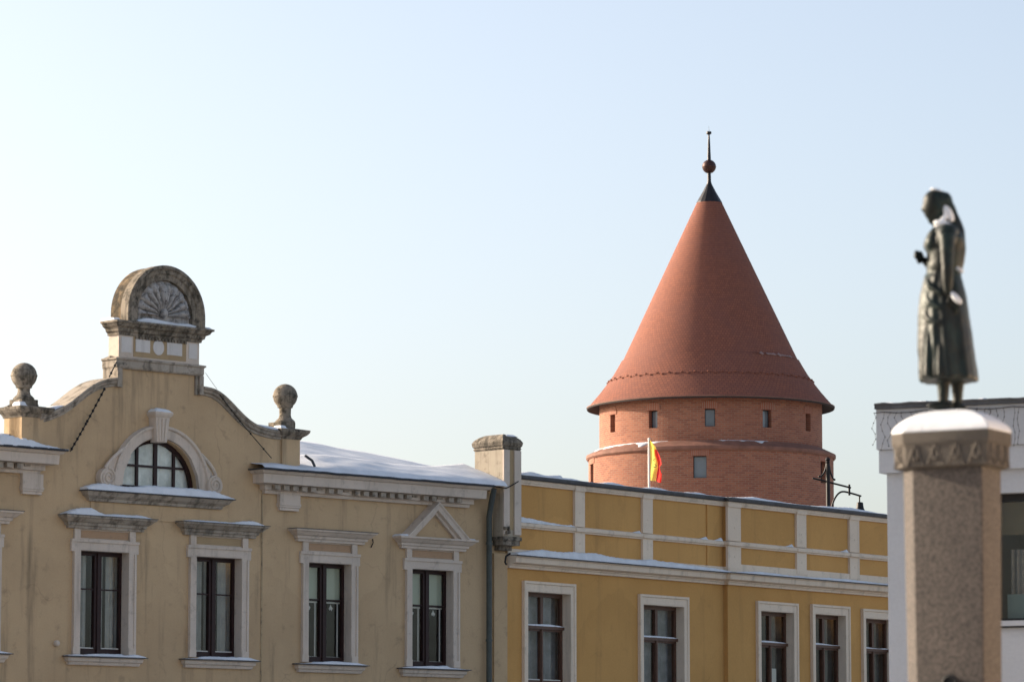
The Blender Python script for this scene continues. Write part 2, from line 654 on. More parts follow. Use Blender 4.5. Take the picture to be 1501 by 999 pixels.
def cream_window(key, style, snow_head=None, dirty=False):
    x0, x1, z0, z1 = CW[key]
    wd, ht = x1 - x0, z1 - z0
    r = .17
    fr = MB()
    t = .072
    fr.box(x0, x0 + t, r, r + .07, z0, z1)
    fr.box(x1 - t, x1, r, r + .07, z0, z1)
    fr.box(x0 + t, x1 - t, r, r + .07, z1 - t * 1.3, z1)
    fr.box(x0 + t, x1 - t, r, r + .07, z0, z0 + .12)
    xm = (x0 + x1) / 2
    fr.box(xm - .085, xm + .085, r - .012, r + .075, z0 + .12, z1 - t * 1.3)
    fr.box(xm - .028, xm + .028, r - .035, r - .012, z0 + .03, z1 - .05)
    zb = z1 - ht * .37
    fr.box(x0 + t, xm - .085, r + .01, r + .05, zb - .014, zb + .014)
    fr.box(xm + .085, x1 - t, r + .01, r + .05, zb - .014, zb + .014)
    win = fr.build('window', M['wood'], cream)
    gl = MB()
    for a, b in ((x0 + t, xm - .085), (xm + .085, x1 - t)):
        gl.add([(a, r + .034, z0 + .12), (b, r + .034, z0 + .12), (b, r + .034, z1 - t), (a, r + .034, z1 - t)], [(0, 1, 2, 3)])
    gl.build('pane', M['glass'], win)
    rm = MB()
    room_mesh(rm, x0 - .25, x1 + .6, z0 - .1, z1 + .1, r + .1, 1.6)
    rm.build('interior', M['room'], win)
    if style == 'curtain':
        cu = MB()
        curtain_mesh(cu, x0 + .02, xm - .16, z0 + .02, z1, r + .16, .03, 4, len(key) + ord(key))
        curtain_mesh(cu, xm - .02, xm + .24, z0 + .02, z1, r + .19, .03, 3, ord(key) * 2)
        curtain_mesh(cu, xm + .34, x1 + .3, z0 + .02, z1, r + .22, .02, 5, ord(key) * 2)
        cu.build('curtain', M['curtain'], win)
        sl = MB()
        sl.box(x0 + t, xm - .085, r + .005, r + .045, z0 + .122, z0 + .142)
        sl.box(xm + .085, x1 - t, r + .005, r + .045, z0 + .122, z0 + .142)
        sl.build('glazing_bead', M['white_wood'], win)
    else:
        bl = MB()
        bl.box(x0 - .1, x1 + .25, r + .09, r + .10, zb + .01, z1 + .02)
        bl.build('blind', M['blind'], win)
        sl = MB()
        for a, b in ((x0 + t, xm - .085), (xm + .085, x1 - t)):
            sl.box(a + .01, b + .06, r + .075, r + .088, zb - .06, zb - .03)
            sl.box(b - .07, b - .04, r + .075, r + .088, z0 + .13, zb - .06)
            sl.box(a + .01, b + .06, r + .075, r + .088, z0 + .10, z0 + .13)
            c = (a + b) / 2
            sl.prism([(c - .05, zb - .16), (c - .02, zb - .20), (c, zb - .17), (c + .025, zb - .21), (c + .055, zb - .15), (c + .02, zb - .12), (c, zb - .075), (c - .02, zb - .12)], r + .10, r + .104)
        sl.build('inner_sash', M['white_wood'], win)
        pl = MB()
        for k in range(4):
            xx = xm + .10 + .03 * k
            pl.tube([(xx, r + .2, z0 + .1), (xx + .02 * math.sin(k * 2), r + .19, z0 + .5), (xx + .05 * math.sin(k * 3), r + .2, z0 + .8)], .008, 5)
        pl.lathe([(.05, .0), (.065, .12)], (xm + .16, r + .2, z0 + .02), 12)
        pl.build('houseplant', M['pipe'], win)
    # surround
    su = MB()
    jw, ear = .15, .062
    ph, ez = .055, .22
    zt = z1 + .19
    out = [(x0 - jw, z0 + .0), (x0 - jw, z1 - .04), (x0 - jw - ear, z1 - .04), (x0 - jw - ear, zt), (x1 + jw + ear, zt), (x1 + jw + ear, z1 - .04),
           (x1 + jw, z1 - .04), (x1 + jw, z0), (x1, z0), (x1, z1), (x0, z1), (x0, z0)]
    wl = MB()
    pts = out
    wall_mesh(su, [(x0 - jw, z0), (x0, z0), (x0, z1), (x1, z1), (x1, z0), (x1 + jw, z0), (x1 + jw, z1 - .04), (x1 + jw + ear, z1 - .04),
                   (x1 + jw + ear, zt), (x0 - jw - ear, zt), (x0 - jw - ear, z1 - .04), (x0 - jw, z1 - .04)], [], -ph, ph + .002)
    su.box(x1 - .014, x1 + .001, -ph + .002, r + .002, z0, z1 - .001)
    su.box(x0 - .001, x0 + .014, -ph + .002, r + .002, z0, z1 - .001)
    su.box(x0 + .014, x1 - .014, -ph + .002, r + .002, z1 - .016, z1 - .001)
    # raised outer bead on the jambs and head
    su.box(x0 - jw - .003, x0 - jw + .045, -ph - .022, -ph + .001, z0 + .14, z1 - .045)
    su.box(x1 + jw - .045, x1 + jw + .003, -ph - .022, -ph + .001, z0 + .14, z1 - .045)
    su.box(x0 - jw - ear - .003, x1 + jw + ear + .003, -ph - .024, -ph + .001, zt - .05, zt + .004)
    # plinth blocks
    for a in (x0 - jw - .012, x1 - .008):
        su.box(a, a + jw + .02, -ph - .016, -ph + .001, z0 + .003, z0 + .14)
    # frieze posts
    zf = zt + .20
    for a in (x0 - jw + .01, x1 + .0):
        su.box(a, a + jw - .01, -ph - .0, .001, zt + .004, zf)
    su.box(x0, x1, -.02, .001, zt + .004, zt + .03)
    su.box(x0, x1, -.02, .001, zf - .025, zf)
    su.build('surround', M['trim'], win)
    fp = MB()
    fp.box(x0 + .012, x1 - .012, -.012, .001, zt + .034, zf - .03)
    fp.build('frieze_panel', M['pink_panel'] if dirty != 2 else M['ochre_panel'], win)
    # cornice
    co = MB()
    ex = .11
    zc = zf
    path = [(x0 - jw - ex, .03), (x0 - jw - ex, -.03), (x1 + jw + ex, -.03), (x1 + jw + ex, .03)]
    pr = [(o, zc + z + .03) for o, z in CORN]
    co.sweep_plan(path, pr)
    co.build('cornice', M['trim_dirty'] if dirty else M['trim'], win)
    ztop = zc + .255
    if style == 'blind' and key == 'd':
        pd = MB()
        xa, xb, xc_ = x0 - jw - .02, x1 + jw + .02, (x0 + x1) / 2
        zh = .72
        th = .17
        tri_out = [(xa - .13, ztop - .02), (xc_, ztop + zh), (xb + .13, ztop - .02)]
        pd.sweep_face([(xa - .10, ztop - .03), (xc_, ztop + zh - .03), (xb + .10, ztop - .03)],
                      [(-th, .0), (-th, .12), (-th * .72, .13), (-th * .62, .20), (-.03, .22), (0.0, .25), (.02, .25), (.035, -.02)])
        pd.build('pediment', M['trim'], win)
        ty = MB()
        ty.prism([(xa + .05, ztop - .04), (xb - .05, ztop - .04), (xc_, ztop + zh - .2)], -.05, .002)
        ty.build('tympanum', M['cream'], win)
        snow_piece('snow', win, xa - .33, xa - .03, -.25, 0, ztop - .022, .05, None, 4)
        snow_piece('snow', win, xb + .06, xb + .3, -.25, 0, ztop - .022, .03, None, 5)
    elif snow_head:
        sn = MB()
        snow_strip(sn, x0 - jw - ex - .2, x1 + jw + ex + .2, -.265, 0, zc + .238, snow_head[0], snow_head[1], ord(key))
        sn.build('snow', M['snow'], win)
    # flashing on the cornice
    fl = MB()
    fl.box(x0 - jw - ex - .255, x1 + jw + ex + .255, -.29, 0, zc + .236, zc + .246)
    if key != 'd': fl.build('flashing', M['lead'], win)
    # sill
    si = MB()
    sx0, sx1 = x0 - jw - .06, x1 + jw + .06
    si.sweep_plan([(sx0, .03), (sx0, -.02), (sx1, -.02), (sx1, .03)],
                  [(-.04, z0 - .2), (.04, z0 - .2), (.06, z0 - .15), (.09, z0 - .13), (.10, z0 - .075), (.14, z0 - .058), (-.04, z0 - .055)])
    si.build('sill', M['trim'], win)
    f2 = MB()
    f2.box(sx0 - .16, sx1 + .16, -.19, .0, z0 - .052, z0 - .036)
    f2.build('sill_sheet', M['lead'], win)
    s2 = MB()
    s3 = MB()
    snow_strip(s2, sx0 - .13, sx1 + .13, -.18, -.03, z0 - .036, .05, lambda t: .7 + .5 * math.sin(t * 5 + ord(key)), ord(key) + 3)
    snow_strip(s3, x0 + .04, x1 + .0, -.05, r + .0, z0 - .036, .07, lambda t: .55 + .7 * t, ord(key) + 7)
    s2.build('sill_snow', M['snow'], win)
    s3.build('sill_snow', M['snow'], win)


cream_window('o', 'curtain')
cream_window('a', 'curtain', (.12, lambda t: 1.25 if t < .28 else max(.5, 1.25 - (t - .28) * 5)), True)
cream_window('b', 'curtain', (.09, lambda t: .45 if t < .6 else .45 + .7 * math.sin((t - .6) / .4 * PI)), 2)
cream_window('c', 'blind')
cream_window('d', 'blind')

# --- main wall outline
LEFT = -14.0
zgl = Z(50, 655, .45)                       # left eave gutter height
zgr = Z(555, 698, .45)                      # right eave gutter height
XR = X(741, 0, 900)
GP = .02
L_curve = [(60, 606), (68, 605), (80, 601), (94, 595), (108, 585), (120, 575), (132, 566), (144, 559), (158, 554.6), (172, 553)]
R_curve = [(300, 566), (314, 569), (326, 576), (338, 587), (350, 600), (364, 614), (378, 623), (392, 628), (408, 631), (416, 631.5)]
Lc = [S(a, b, .1) for a, b in L_curve]
Rc = [S(a, b, .1) for a, b in R_curve]
xA0, xA1 = X(173, .1, 530), X(299, .1, 545)
zAt = (Z(174, 523, .1) + Z(299, 536, .1)) / 2
zPl = Z(32, 612, .05)                        # plinth cap underside
xp0, xp1 = X(32, .05, 630), X(64, .05, 630)
xq0, xq1 = X(414, .05, 650), X(440, .05, 650)
zQl = Z(440, 640, .05)
zPl = zQl = (zPl + zQl) / 2
outline = [(LEFT, 0), (XR, 0), (XR, zgr - .1), (xq1, zgr - .1), (xq1, zQl), (xq0, zQl)]
outline += [(a, b - .04) for a, b in reversed(Rc[:-1])]
outline += [(xA1 - .03, Rc[0][1]), (xA1 - .03, zAt), (xA0 + .03, zAt), (xA0 + .03, Lc[-1][1])]
outline += [(a, b - .04) for a, b in reversed(Lc)]
outline += [(xp1, zPl), (xp0, zPl), (xp0, zgl - .1), (LEFT, zgl - .1)]
# clean tiny duplicates
o2 = []
for p in outline:
    if not o2 or (abs(p[0] - o2[-1][0]) + abs(p[1] - o2[-1][1])) > .004: o2.append(p)
holes = [rect(*v[:2], *v[2:]) for v in CW.values()]
ax0, ax1 = X(175.5, 0, 709), X(288.7, 0, 720)
axc, arad = (ax0 + ax1) / 2, (ax1 - ax0) / 2
az0 = (Z(175.5, 709) + Z(288.7, 720)) / 2 - .02
arch = [(axc + arad * math.cos(PI * i / 28), az0 + arad * math.sin(PI * i / 28)) for i in range(29)]
holes.append(arch)
wm = MB()
wall_mesh(wm, o2, holes, 0, .34, .2)
wm.build('wall', M['cream'], cream)
wb = MB()                                     # the body of the house behind the front wall
wb.add([(XR, .3, 0), (XR, 9, 0), (XR, 9, zgr), (XR, .3, zgr)], [(0, 1, 2, 3)])
wb.add([(LEFT, .3, 0), (LEFT, 9, 0), (LEFT, 9, zgl), (LEFT, .3, zgl)], [(0, 1, 2, 3)])
wb.add([(LEFT, 9, 0), (XR, 9, 0), (XR, 9, zgr), (LEFT, 9, zgr)], [(0, 1, 2, 3)])
wb.build('side_wall', M['cream'], cream)

# --- gable coping: two sweeping curves, steps and the plinths
def smooth(pts, it=2):
    for _ in range(it):
        q = [pts[0]]
        for a, b in zip(pts[:-1], pts[1:]):
            q += [(a[0] * .75 + b[0] * .25, a[1] * .75 + b[1] * .25), (a[0] * .25 + b[0] * .75, a[1] * .25 + b[1] * .75)]
        q.append(pts[-1])
        pts = q
    return pts


cp = MB()
prof = [(.0, .12), (-.035, .12), (-.06, .085), (-.10, .075), (-.12, .03), (-.155, .03), (-.17, -.01), (-.02, -.02), (-.02, -.38), (.015, -.40)]
cq = MB()
cp.sweep_face(smooth(Lc), prof)
cq.sweep_face(smooth(Rc), prof)
# vertical step mouldings and band under the attic
zb0 = zAt - .02
for x_, sg in ((xA0, 1), (xA1, -1)):
    zz = Lc[-1][1] if sg > 0 else Rc[0][1]
    a, b = (x_, x_ + .1) if sg > 0 else (x_ - .1, x_)
    mb_ = cp if sg > 0 else cq
    mb_.box(a, b, -.1, .36, zz - .17, zAt - .2)
    mb_.box(a + (.06 if sg > 0 else -.06), b + (.06 if sg > 0 else -.06), -.045, -.002, zz - .17, zAt - .2)
cp.build('gable_coping', M['trim_dirty'], cream, smooth=35)
cq.build('gable_coping', M['trim_dirty'], cream, smooth=35)

# sunlit snow left on the left coping
for seg, cur in (((0, 3), Lc), ((6, 9), Rc)):
    sn = MB()
    pts = smooth(cur[seg[0]:seg[1] + 1])
    rg = []
    for i, (a, b) in enumerate(pts):
        t = i / (len(pts) - 1)
        h = .05 * math.sin(PI * t) + .004
        rg.append([(a, -.1, b + .012), (a, -.05, b + .012 + h), (a, .15, b + .012 + h * 1.3), (a, .34, b + .012)])
    sn.loft(rg, cap=False, closed=False)
    sn.build('coping_snow', M['snow'], cream, smooth=60)

# --- plinths and ball finials
for (xa, xb, pcx, ptop, d0) in ((xp0, xp1, 35.5, 531.4, 0), (xq0, xq1, 418.2, 562.6, 0)):
    pl = MB()
    pl.box(xa, xb, -.045, .5, zgl - .05, zPl + .01)
    pm = pl.build('finial_plinth', M['cream'], cream)
    cpm = MB()
    cpm.sweep_plan([(xa, .52), (xa, -.045), (xb, -.045), (xb, .52), (xa, .52)],
                   [(-.12, zPl - .02), (.01, zPl - .02), (.04, zPl + .03), (.10, zPl + .07), (.14, zPl + .12), (.15, zPl + .17), (-.12, zPl + .22)])
    xc = (xa + xb) / 2
    cpm.box(xa + .05, xb - .05, .05, .45, zPl + .15, zPl + .24)
    cpm.box(xc - .19, xc + .19, .05, .43, zPl + .24, zPl + .33)
    cpm.build('plinth_cap', M['old_stone'], pm)
    fi = MB()
    yc = .24
    xbl, ztop = S(pcx, ptop, -yc)
    zb = zPl + .33
    r = .245
    H = ztop - zb
    fi.lathe([(.2, 0), (.2, .03), (.17, .06), (.13, .10), (.115, .16), (.12, H - 2 * r * .99), (.15, H - 2 * r * .97), (.155, H - 2 * r + .035)] +
             [(r * math.sin(a), H - r - r * math.cos(a)) for a in [R(v) for v in (42, 52, 62, 72, 82, 86)]] +
             [(r * 1.03, H - r - .015), (r * 1.03, H - r + .015)] +
             [(r * math.sin(a), H - r - r * math.cos(a)) for a in [R(v) for v in (96, 106, 116, 128, 140, 152, 164, 174, 179)]],
             (xbl, yc, zb), 32)
    fi.build('ball_finial', M['old_stone'], cream, smooth=40)
    s = MB()
    snow_strip(s, xa - .12, xa + .06, -.14, .1, zPl + .18, .07, None, 2)
    s.build('plinth_snow', M['snow'], pm)

# --- attic block
at = MB()
D0 = .29
bx0, bx1 = X(174, .02, 510), X(292, .02, 515)
zBt = (Z(174, 490, .02) + Z(292, 498, .02)) / 2
zc0 = zAt
# base band
at.sweep_plan([(xA0, .36), (xA0, -.06), (xA1, -.06), (xA1, .36), (xA0, .36)],
              [(-.2, zAt - .2), (.0, zAt - .2), (.02, zAt - .17), (.02, zAt - .05), (.05, zAt - .03), (.05, zAt + .0), (-.2, zAt + .05)])
ab = at.build('attic_base', M['trim_dirty'], cream)
bl = MB()
bl.box(bx0, bx1, -.02, D0, zAt + .0, zBt + .05)
blk = bl.build('attic_block', M['trim'], cream)
pz0, pz1 = zAt + .09, zBt - .06
op = MB()
op.box(X(196, .03, 510), X(273, .03, 515), -.03, -.019, zAt + .055, zBt - .0)
op.build('attic_panel', M['ochre_panel'], blk)
for a, b in ((199, 220), (245, 267)):
    MB().box(X(a, .04, 512), X(b, .04, 512), -.042, -.0305, pz0 + .06, pz1 - .02).build('attic_tablet', M['tablet'], blk)
oc = X(232.5, .04, 513)
zo = (pz0 + pz1) / 2 + .02
MB().prism([(oc + .135 * math.cos(2 * PI * i / 28), zo + .15 * math.sin(2 * PI * i / 28)) for i in range(28)], -.042, -.0305).build('round_tablet', M['tablet'], blk)
MB().box(bx0 + .06, X(193, .03, 512), -.03, -.0205, pz0 + .03, pz1).build('attic_tablet', M['tablet'], blk)
MB().box(X(277, .03, 512), bx1 - .06, -.03, -.0205, pz0 + .03, pz1).build('attic_tablet', M['tablet'], blk)
ac = MB()
ac.sweep_plan([(bx0, D0), (bx0, -.02), (bx1, -.02), (bx1, D0), (bx0, D0)],
              [(-.1, zBt - .03), (.03, zBt - .03), (.04, zBt + .02), (.075, zBt + .04), (.09, zBt + .10), (.15, zBt + .13), (.175, zBt + .18), (.21, zBt + .19), (.21, zBt + .23), (-.1, zBt + .27)])
nd_ = 16
for i in range(nd_):
    x_ = X(197, .03, 500) + (X(273, .03, 500) - X(197, .03, 500)) * (i + .5) / nd_
    ac.box(x_ - .025, x_ + .025, -.065, -.02, zBt - .085, zBt - .025)
ac.build('attic_cornice', M['old_stone'], blk)
zS = zBt + .22
# barrel-shaped shell niche
nx0, nx1 = X(188, .12, 474), X(300, .12, 478)
nc, nr_ = (nx0 + nx1) / 2, (nx1 - nx0) / 2
ztopd = Z(240, 389.5, .1)
stilt = max(.05, ztopd - zS - nr_)


def arch_path(c, r, z, st, n=28):
    return [(c + r, z)] + [(c + r * math.cos(PI * i / n), z + st + r * math.sin(PI * i / n)) for i in range(n + 1)] + [(c - r, z)]


o_, i_ = arch_path(nc, nr_, zS, stilt), arch_path(nc, nr_ - .27, zS + .12, stilt - .12)
br = MB()
br.loft([[(a, -.10, b) for a, b in o_], [(a, .42, b) for a, b in o_]], cap=False, closed=False)
br.f.append(tuple(range(len(br.v) // 2, len(br.v))))
bo = br.build('shell_niche', M['barrel'], cream, smooth=40)
rg = MB()
rg.sweep_face(arch_path(nc, nr_, zS, stilt), [(.0, -.0), (.0, -.40), (-.0, .10)] and [(-.012, -.1), (-.012, .125), (.05, .145), (.075, .11), (.14, .105), (.165, .075), (.27, .07), (.27, -.1)])
rg.build('niche_arch', M['old_stone'], bo, smooth=35)
# fluted shell
fan = MB()
ri = nr_ - .24
fc = (nc - .02, zS + .2)
nA, nRr = 120, 10
rows = []
for k in range(nRr + 1):
    row = []
    for i in range(nA + 1):
        th = PI * i / nA
        dirx, dirz = math.cos(th), math.sin(th)
        # distance to arch boundary
        lo, hi = 0.0, 3.0
        for _ in range(20):
            mdl = (lo + hi) / 2
            x_, z_ = fc[0] + dirx * mdl, fc[1] + dirz * mdl
            zz_ = z_ - (zS + stilt)
            ins = abs(x_ - nc) < ri and (zz_ < 0 or (x_ - nc) ** 2 + zz_ ** 2 < ri * ri)
            if ins: lo = mdl
            else: hi = mdl
        q = k / nRr
        rr = lo * q
        fl_ = abs(math.sin(th * 10.5)) ** .5
        dep = .05 - .13 * fl_ * min(1, q * 2.5) * (1 if q < .85 else max(0, (1 - q) / .15)) - .04 * (1 - q)
        row.append((fc[0] + dirx * rr, dep, fc[1] + dirz * rr))
    rows.append(row)
fan.loft(rows, cap=False, closed=False)
fan.ellipsoid((fc[0], -.05, fc[1] + .04), .09, .07, .1)
fan.ellipsoid((nc, -.04, zS + stilt + ri * .55), .07, .06, .12)
fan.ellipsoid((nc, -.03, zS + stilt + ri * .55 + .1), .10, .05, .06)
for i in range(11):
    th = PI * (i + .5) / 11
    rr = ri * .86
    fan.ellipsoid((nc + math.cos(th) * rr, -.02, zS + stilt * .7 + math.sin(th) * rr), .055, .05, .055, None, 10, 6)
fan.add([(nc - ri, .03, zS), (nc + ri, .03, zS), (nc + ri, .03, zS + .22), (nc - ri, .03, zS + .22)], [(0, 1, 2, 3)])
M['shell'] = plaster('shell_stucco', (.47, .45, .43), (.36, .34, .32), (.06, .055, .05), 3.2, 1.0, .5, bump=.7, lo=.47)
fan.build('shell_fan', M['shell'], bo, smooth=50)
s = MB()
snow_strip(s, nc - ri, nc + ri + .03, -.13, .02, zS + .045, .07, lambda t: .8 + .3 * math.sin(t * 7), 11)
s.box(nc - ri, nc + ri, -.13, .02, zS, zS + .045)
s.build('niche_snow', M['snow'], bo)
snow_piece('niche_snow', bo, bx0 - .17, bx0 + .02, -.1, .35, zS + .012, .09, None, 13)
snow_piece('niche_snow', bo, nx1 + .02, bx1 + .18, -.2, .3, zS + .012, .05, None, 14)

# --- arched window
af = MB()
ri_ = arad - .0
apath = [(axc + ri_ * math.cos(PI * i / 28), az0 + ri_ * math.sin(PI * i / 28)) for i in range(29)]
af.sweep_face(apath, [(.0, -.19), (.0, -.12), (.075, -.12), (.075, -.19)])
for px in (201, 228, 255):
    xx = X(px, -.14, 690)
    hz = math.sqrt(max(.01, (arad - .05) ** 2 - (xx - axc) ** 2))
    tw = .028 if px != 228 else .04
    af.box(xx - tw, xx + tw, .135, .18, az0, az0 + hz)
zm = Z(228, 684, -.14)
hw = math.sqrt(max(.01, (arad - .05) ** 2 - (zm - az0) ** 2))
af.box(axc - hw, axc + hw, .14, .175, zm - .022, zm + .022)
af.box(axc - arad, axc + arad, .13, .19, az0, az0 + .05)
aw = af.build('arched_window', M['wood'], cream)
gp = MB()
gp.prism([(a, b) for a, b in apath], .158, .162)
gp.build('pane', M['glass'], aw)
rm = MB()
room_mesh(rm, axc - arad - .2, axc + arad + .2, az0 - .1, az0 + arad + .1, .25, 1.4)
rm.build('interior', M['room'], aw)
cu = MB()
curtain_mesh(cu, axc - arad, axc + arad + .2, az0, az0 + arad + .05, .205, .012, 9, 2)
cu.build('net_curtain', plain('net_curtain', (.80, .80, .80), .9, 0, .1, .5, 2.5), aw)
su = MB()
R1 = arad
apts = [(axc + R1 * math.cos(PI * i / 32), az0 + .02 + R1 * math.sin(PI * i / 32)) for i in range(33)]
su.sweep_face(apts, [(.0, .0), (.0, .07), (-.06, .085), (-.17, .085), (-.19, .13), (-.235, .14), (-.25, .0)])
# flared feet with volutes
for sg, pcx_, pcy_ in ((-1, 156.5, 701), (1, 313, 710)):
    vx, vz = S(pcx_, pcy_, .1)
    vz = (Z(156.5, 701, .1) + Z(313, 710, .1)) / 2
    vr = .19
    fx = axc + sg * R1
    a0 = R(38)
    ft = [(fx, az0 + .02), (vx - sg * .02, vz - vr * .96), (vx + sg * vr * .8, vz), (vx + sg * .02, vz + vr), (axc + sg * (R1 + .235) * math.cos(a0), az0 + (R1 + .235) * math.sin(a0)),
          (axc + sg * R1 * math.cos(a0), az0 + R1 * math.sin(a0)), (axc + sg * R1 * math.cos(R(18)), az0 + R1 * math.sin(R(18)))]
    su.prism(ft, -.084, -.001)
    su.prism([(vx + vr * math.cos(2 * PI * i / 24), vz + vr * math.sin(2 * PI * i / 24)) for i in range(24)], -.15, -.001)
    sp = []
    for i in range(44):
        a = sg * i * .33 + (PI / 2)
        rr = vr * (.93 - .8 * i / 44)
        sp.append((vx + rr * math.cos(a), -.155, vz + rr * math.sin(a)))
    su.tube(sp, .022, 6)
    # outer fillet from volute up to the arch
    pts = [(vx + sg * .05, vz + vr * .98), (axc + sg * (R1 + .38) * math.cos(R(22)), az0 + (R1 + .33) * math.sin(R(23))), (axc + sg * (R1 + .24) * math.cos(R(37)), az0 + (R1 + .24) * math.sin(R(37)))]
    pts = smooth(pts, 3)
    su.tube([(a, -.11, b) for a, b in pts], .035, 6)
aso = su.build('surround', M['trim'], aw, smooth=35)
ks = MB()
kx, kzb = X(235, .15, 645), Z(234, 648, .15)
kzt = Z(236, 612, .15)
ks.loft([[(kx - .12, -.2, kzb), (kx + .12, -.2, kzb), (kx + .12, .0, kzb), (kx - .12, .0, kzb)], [(kx - .17, -.22, kzt), (kx + .17, -.22, kzt), (kx + .17, .0, kzt), (kx - .17, .0, kzt)]])
for q in (-.07, 0, .07):
    ks.tube([(kx + q * .8, -.205, kzb + .02), (kx + q * 1.3, -.225, kzt - .02)], .028, 6)
ks.sweep_plan([(kx - .17, .0), (kx - .17, -.22), (kx + .17, -.22), (kx + .17, .0)], [(-.1, kzt - .003), (.0, kzt - .003), (.03, kzt + .03), (.05, kzt + .07), (.05, kzt + .10), (-.1, kzt + .11)])
ks.build('keystone', M['trim'], aw)
s = MB()
snow_strip(s, kx - .21, kx + .21, -.26, -.02, kzt + .105, .07, None, 21)
s.build('keystone_snow', M['snow'], aw)
s = MB()
# shelf below
shx0, shx1 = X(129, .25, 717), X(344, .25, 729)
zsh = (Z(127, 717.5, .27) + Z(345, 729.6, .27)) / 2
snow_strip(s, shx0, shx1, -.26, .12, zsh, .15, lambda t: (1.0 + .25 * math.sin(t * 17) * .3 + .15 * math.cos(t * 9)), 23, rough=.2)
s.build('shelf_snow', M['snow'], aw)
sf = MB()
sf.sweep_plan([(shx0 + .22, .02), (shx0 + .22, -.02), (shx1 - .22, -.02), (shx1 - .22, .02)], [(-.03, zsh - .2), (.05, zsh - .2), (.07, zsh - .15), (.15, zsh - .10), (.2, zsh - .03), (.22, zsh - .025), (-.03, zsh - .02)])
sf.build('shelf', M['trim_dirty'], aw)
f2 = MB()
f2.box(shx0 - .02, shx1 + .02, -.275, 0, zsh - .02, zsh - .003)
f2.build('shelf_sheet', M['lead'], aw)
pn = MB()
pn.box(shx0 + .25, shx1 - .3, -.02, .001, zsh - .5, zsh - .21)
pn.build('apron_panel', M['cream'], aw)

# --- eaves cornices left and right
def eaves(xa, xb, zg, name, yret=(.0, .0), dent=True):
    e = MB()
    pr = [(-.05, zg - .46), (.05, zg - .46), (.06, zg - .40), (.12, zg - .39), (.12, zg - .30), (.19, zg - .285), (.30, zg - .275), (.31, zg - .10), (.36, zg - .08), (.40, zg - .03), (-.05, zg - .025)]
    e.sweep_plan([(xa + .4, .06), (xa + .4, -.03), (xb - .4, -.03), (xb - .4, .06)], pr)
    o = e.build(name, M['trim'], cream)
    if dent:
        d = MB()
        n = int((xb - xa - .95) / .235)
        for i in range(n):
            x_ = xa + .46 + i * .235
            worn = (i * 7919) % 11 in (3, 6)
            d.box(x_, x_ + .135, -.18 if worn else -.26, -.125, zg - (.335 if worn else .385), zg - .292)
        d.box(xa + .42, xb - .42, -.14, -.115, zg - .38, zg - .293)
        d.build('dentils', M['trim_dirty'], o)
    gt = MB()
    gt.box(xa - .03, xb + .03, -.47, .3, zg - .024, zg + .0)
    n = 60
    gt.tube([(xa + (xb - xa) * i / n, -.455, zg - .012 + .014 * nz(i * .3, 3)) for i in range(n + 1)], .026, 6)
    gt.build('gutter', M['lead'], o)
    return o


xcl1 = X(100, .45, 660)
xcr0, xcr1 = X(387, .45, 683), X(724, .45, 712)
ev1 = eaves(LEFT, xcl1 - .02, zgl, 'eaves_cornice')
ev2 = eaves(xcr0, xcr1, zgr, 'eaves_cornice')
ev1.scale = (1, 1, 1)
# console blocks under the cornices
for (a, b, yt, yb, zg) in ((33, 63, 686, 724, zgl), (410, 440, 709, 748, zgr)):
    k = MB()
    xa, xb = X(a, .08, 700), X(b, .08, 720)
    z1 = zg - .455
    z0 = Z((a + b) / 2, yb, .08)
    k.box(xa, xb, -.09, .001, z0 + .14, z1)
    k.sweep_plan([(xa, .0), (xa, -.09), (xb, -.09), (xb, .0)], [(-.05, z0 + .139), (.012, z0 + .139), (.012, z0 + .10), (.0, z0 + .09), (.0, z0 + .06), (-.02, z0 + .05), (-.02, z0), (-.05, z0)])
    k.build('console', M['trim'], cream)
# left cornice snow
s = MB()
snow_strip(s, LEFT, xcl1, -.47, .02, zgl, .24, lambda t: 1.0 if t < .94 else max(.2, 1 - (t - .94) * 13), 31, rough=.15)
s.build('eaves_snow', M['snow'], ev1)

# --- roof on the right: snow over a low roof, crest line read from the photo
crest_px = [(388, 676), (400, 672), (412, 674), (430, 668), (443, 665), (500, 668), (560, 677), (600, 681), (630, 682.5), (660, 681), (676, 679), (688, 677.5), (697, 683), (712, 694), (726, 703), (738, 709)]
YC = .9
crest = [S(a, b, -YC) for a, b in crest_px]


def interp(tab, x):
    if x <= tab[0][0]: return tab[0][1]
    for (a, b), (c, d) in zip(tab[:-1], tab[1:]):
        if x <= c: return b + (d - b) * (x - a) / (c - a)
    return tab[-1][1]


rf = MB()
rows = []
nxr, nyr = 170, 26
xs0, xs1 = xcr0 + .02, X(737, .30, 720) - .006
for j in range(nyr + 1):
    y = -.46 + (YC + .46) * j / 16
    row = []
    for i in range(nxr + 1):
        x = xs0 + (xs1 - xs0) * i / nxr
        zc = interp(crest, x + (YC - y) * 0)
        q = min(1, (y + .46) / (YC + .46))
        base = zgr + .004 + (.05 + .03 * nz(x * 1.3, 4)) * min(1, j / 1.0)
        z = base + (zc - base) * (q ** .85)
        if j > 16: z = zc - .02 * (j - 16)
        z += .02 * nz(x * 1.5, y * 2.5, 5) * min(1, j / 3)
        row.append((x, y, z))
    rows.append(row)
rf.loft(rows, cap=False, closed=False)
rf.build('roof_snow', M['snow'], cream, smooth=60)
far = MB()
fpx = [(380, 634), (441, 646), (470, 650), (500, 655.5), (530, 661), (560, 667), (590, 673), (620, 679.5), (650, 686), (700, 697)]
yb_, yf_ = 6.5, 3.0
fc_ = [S(a, b, -yb_) for a, b in fpx]
rows = []
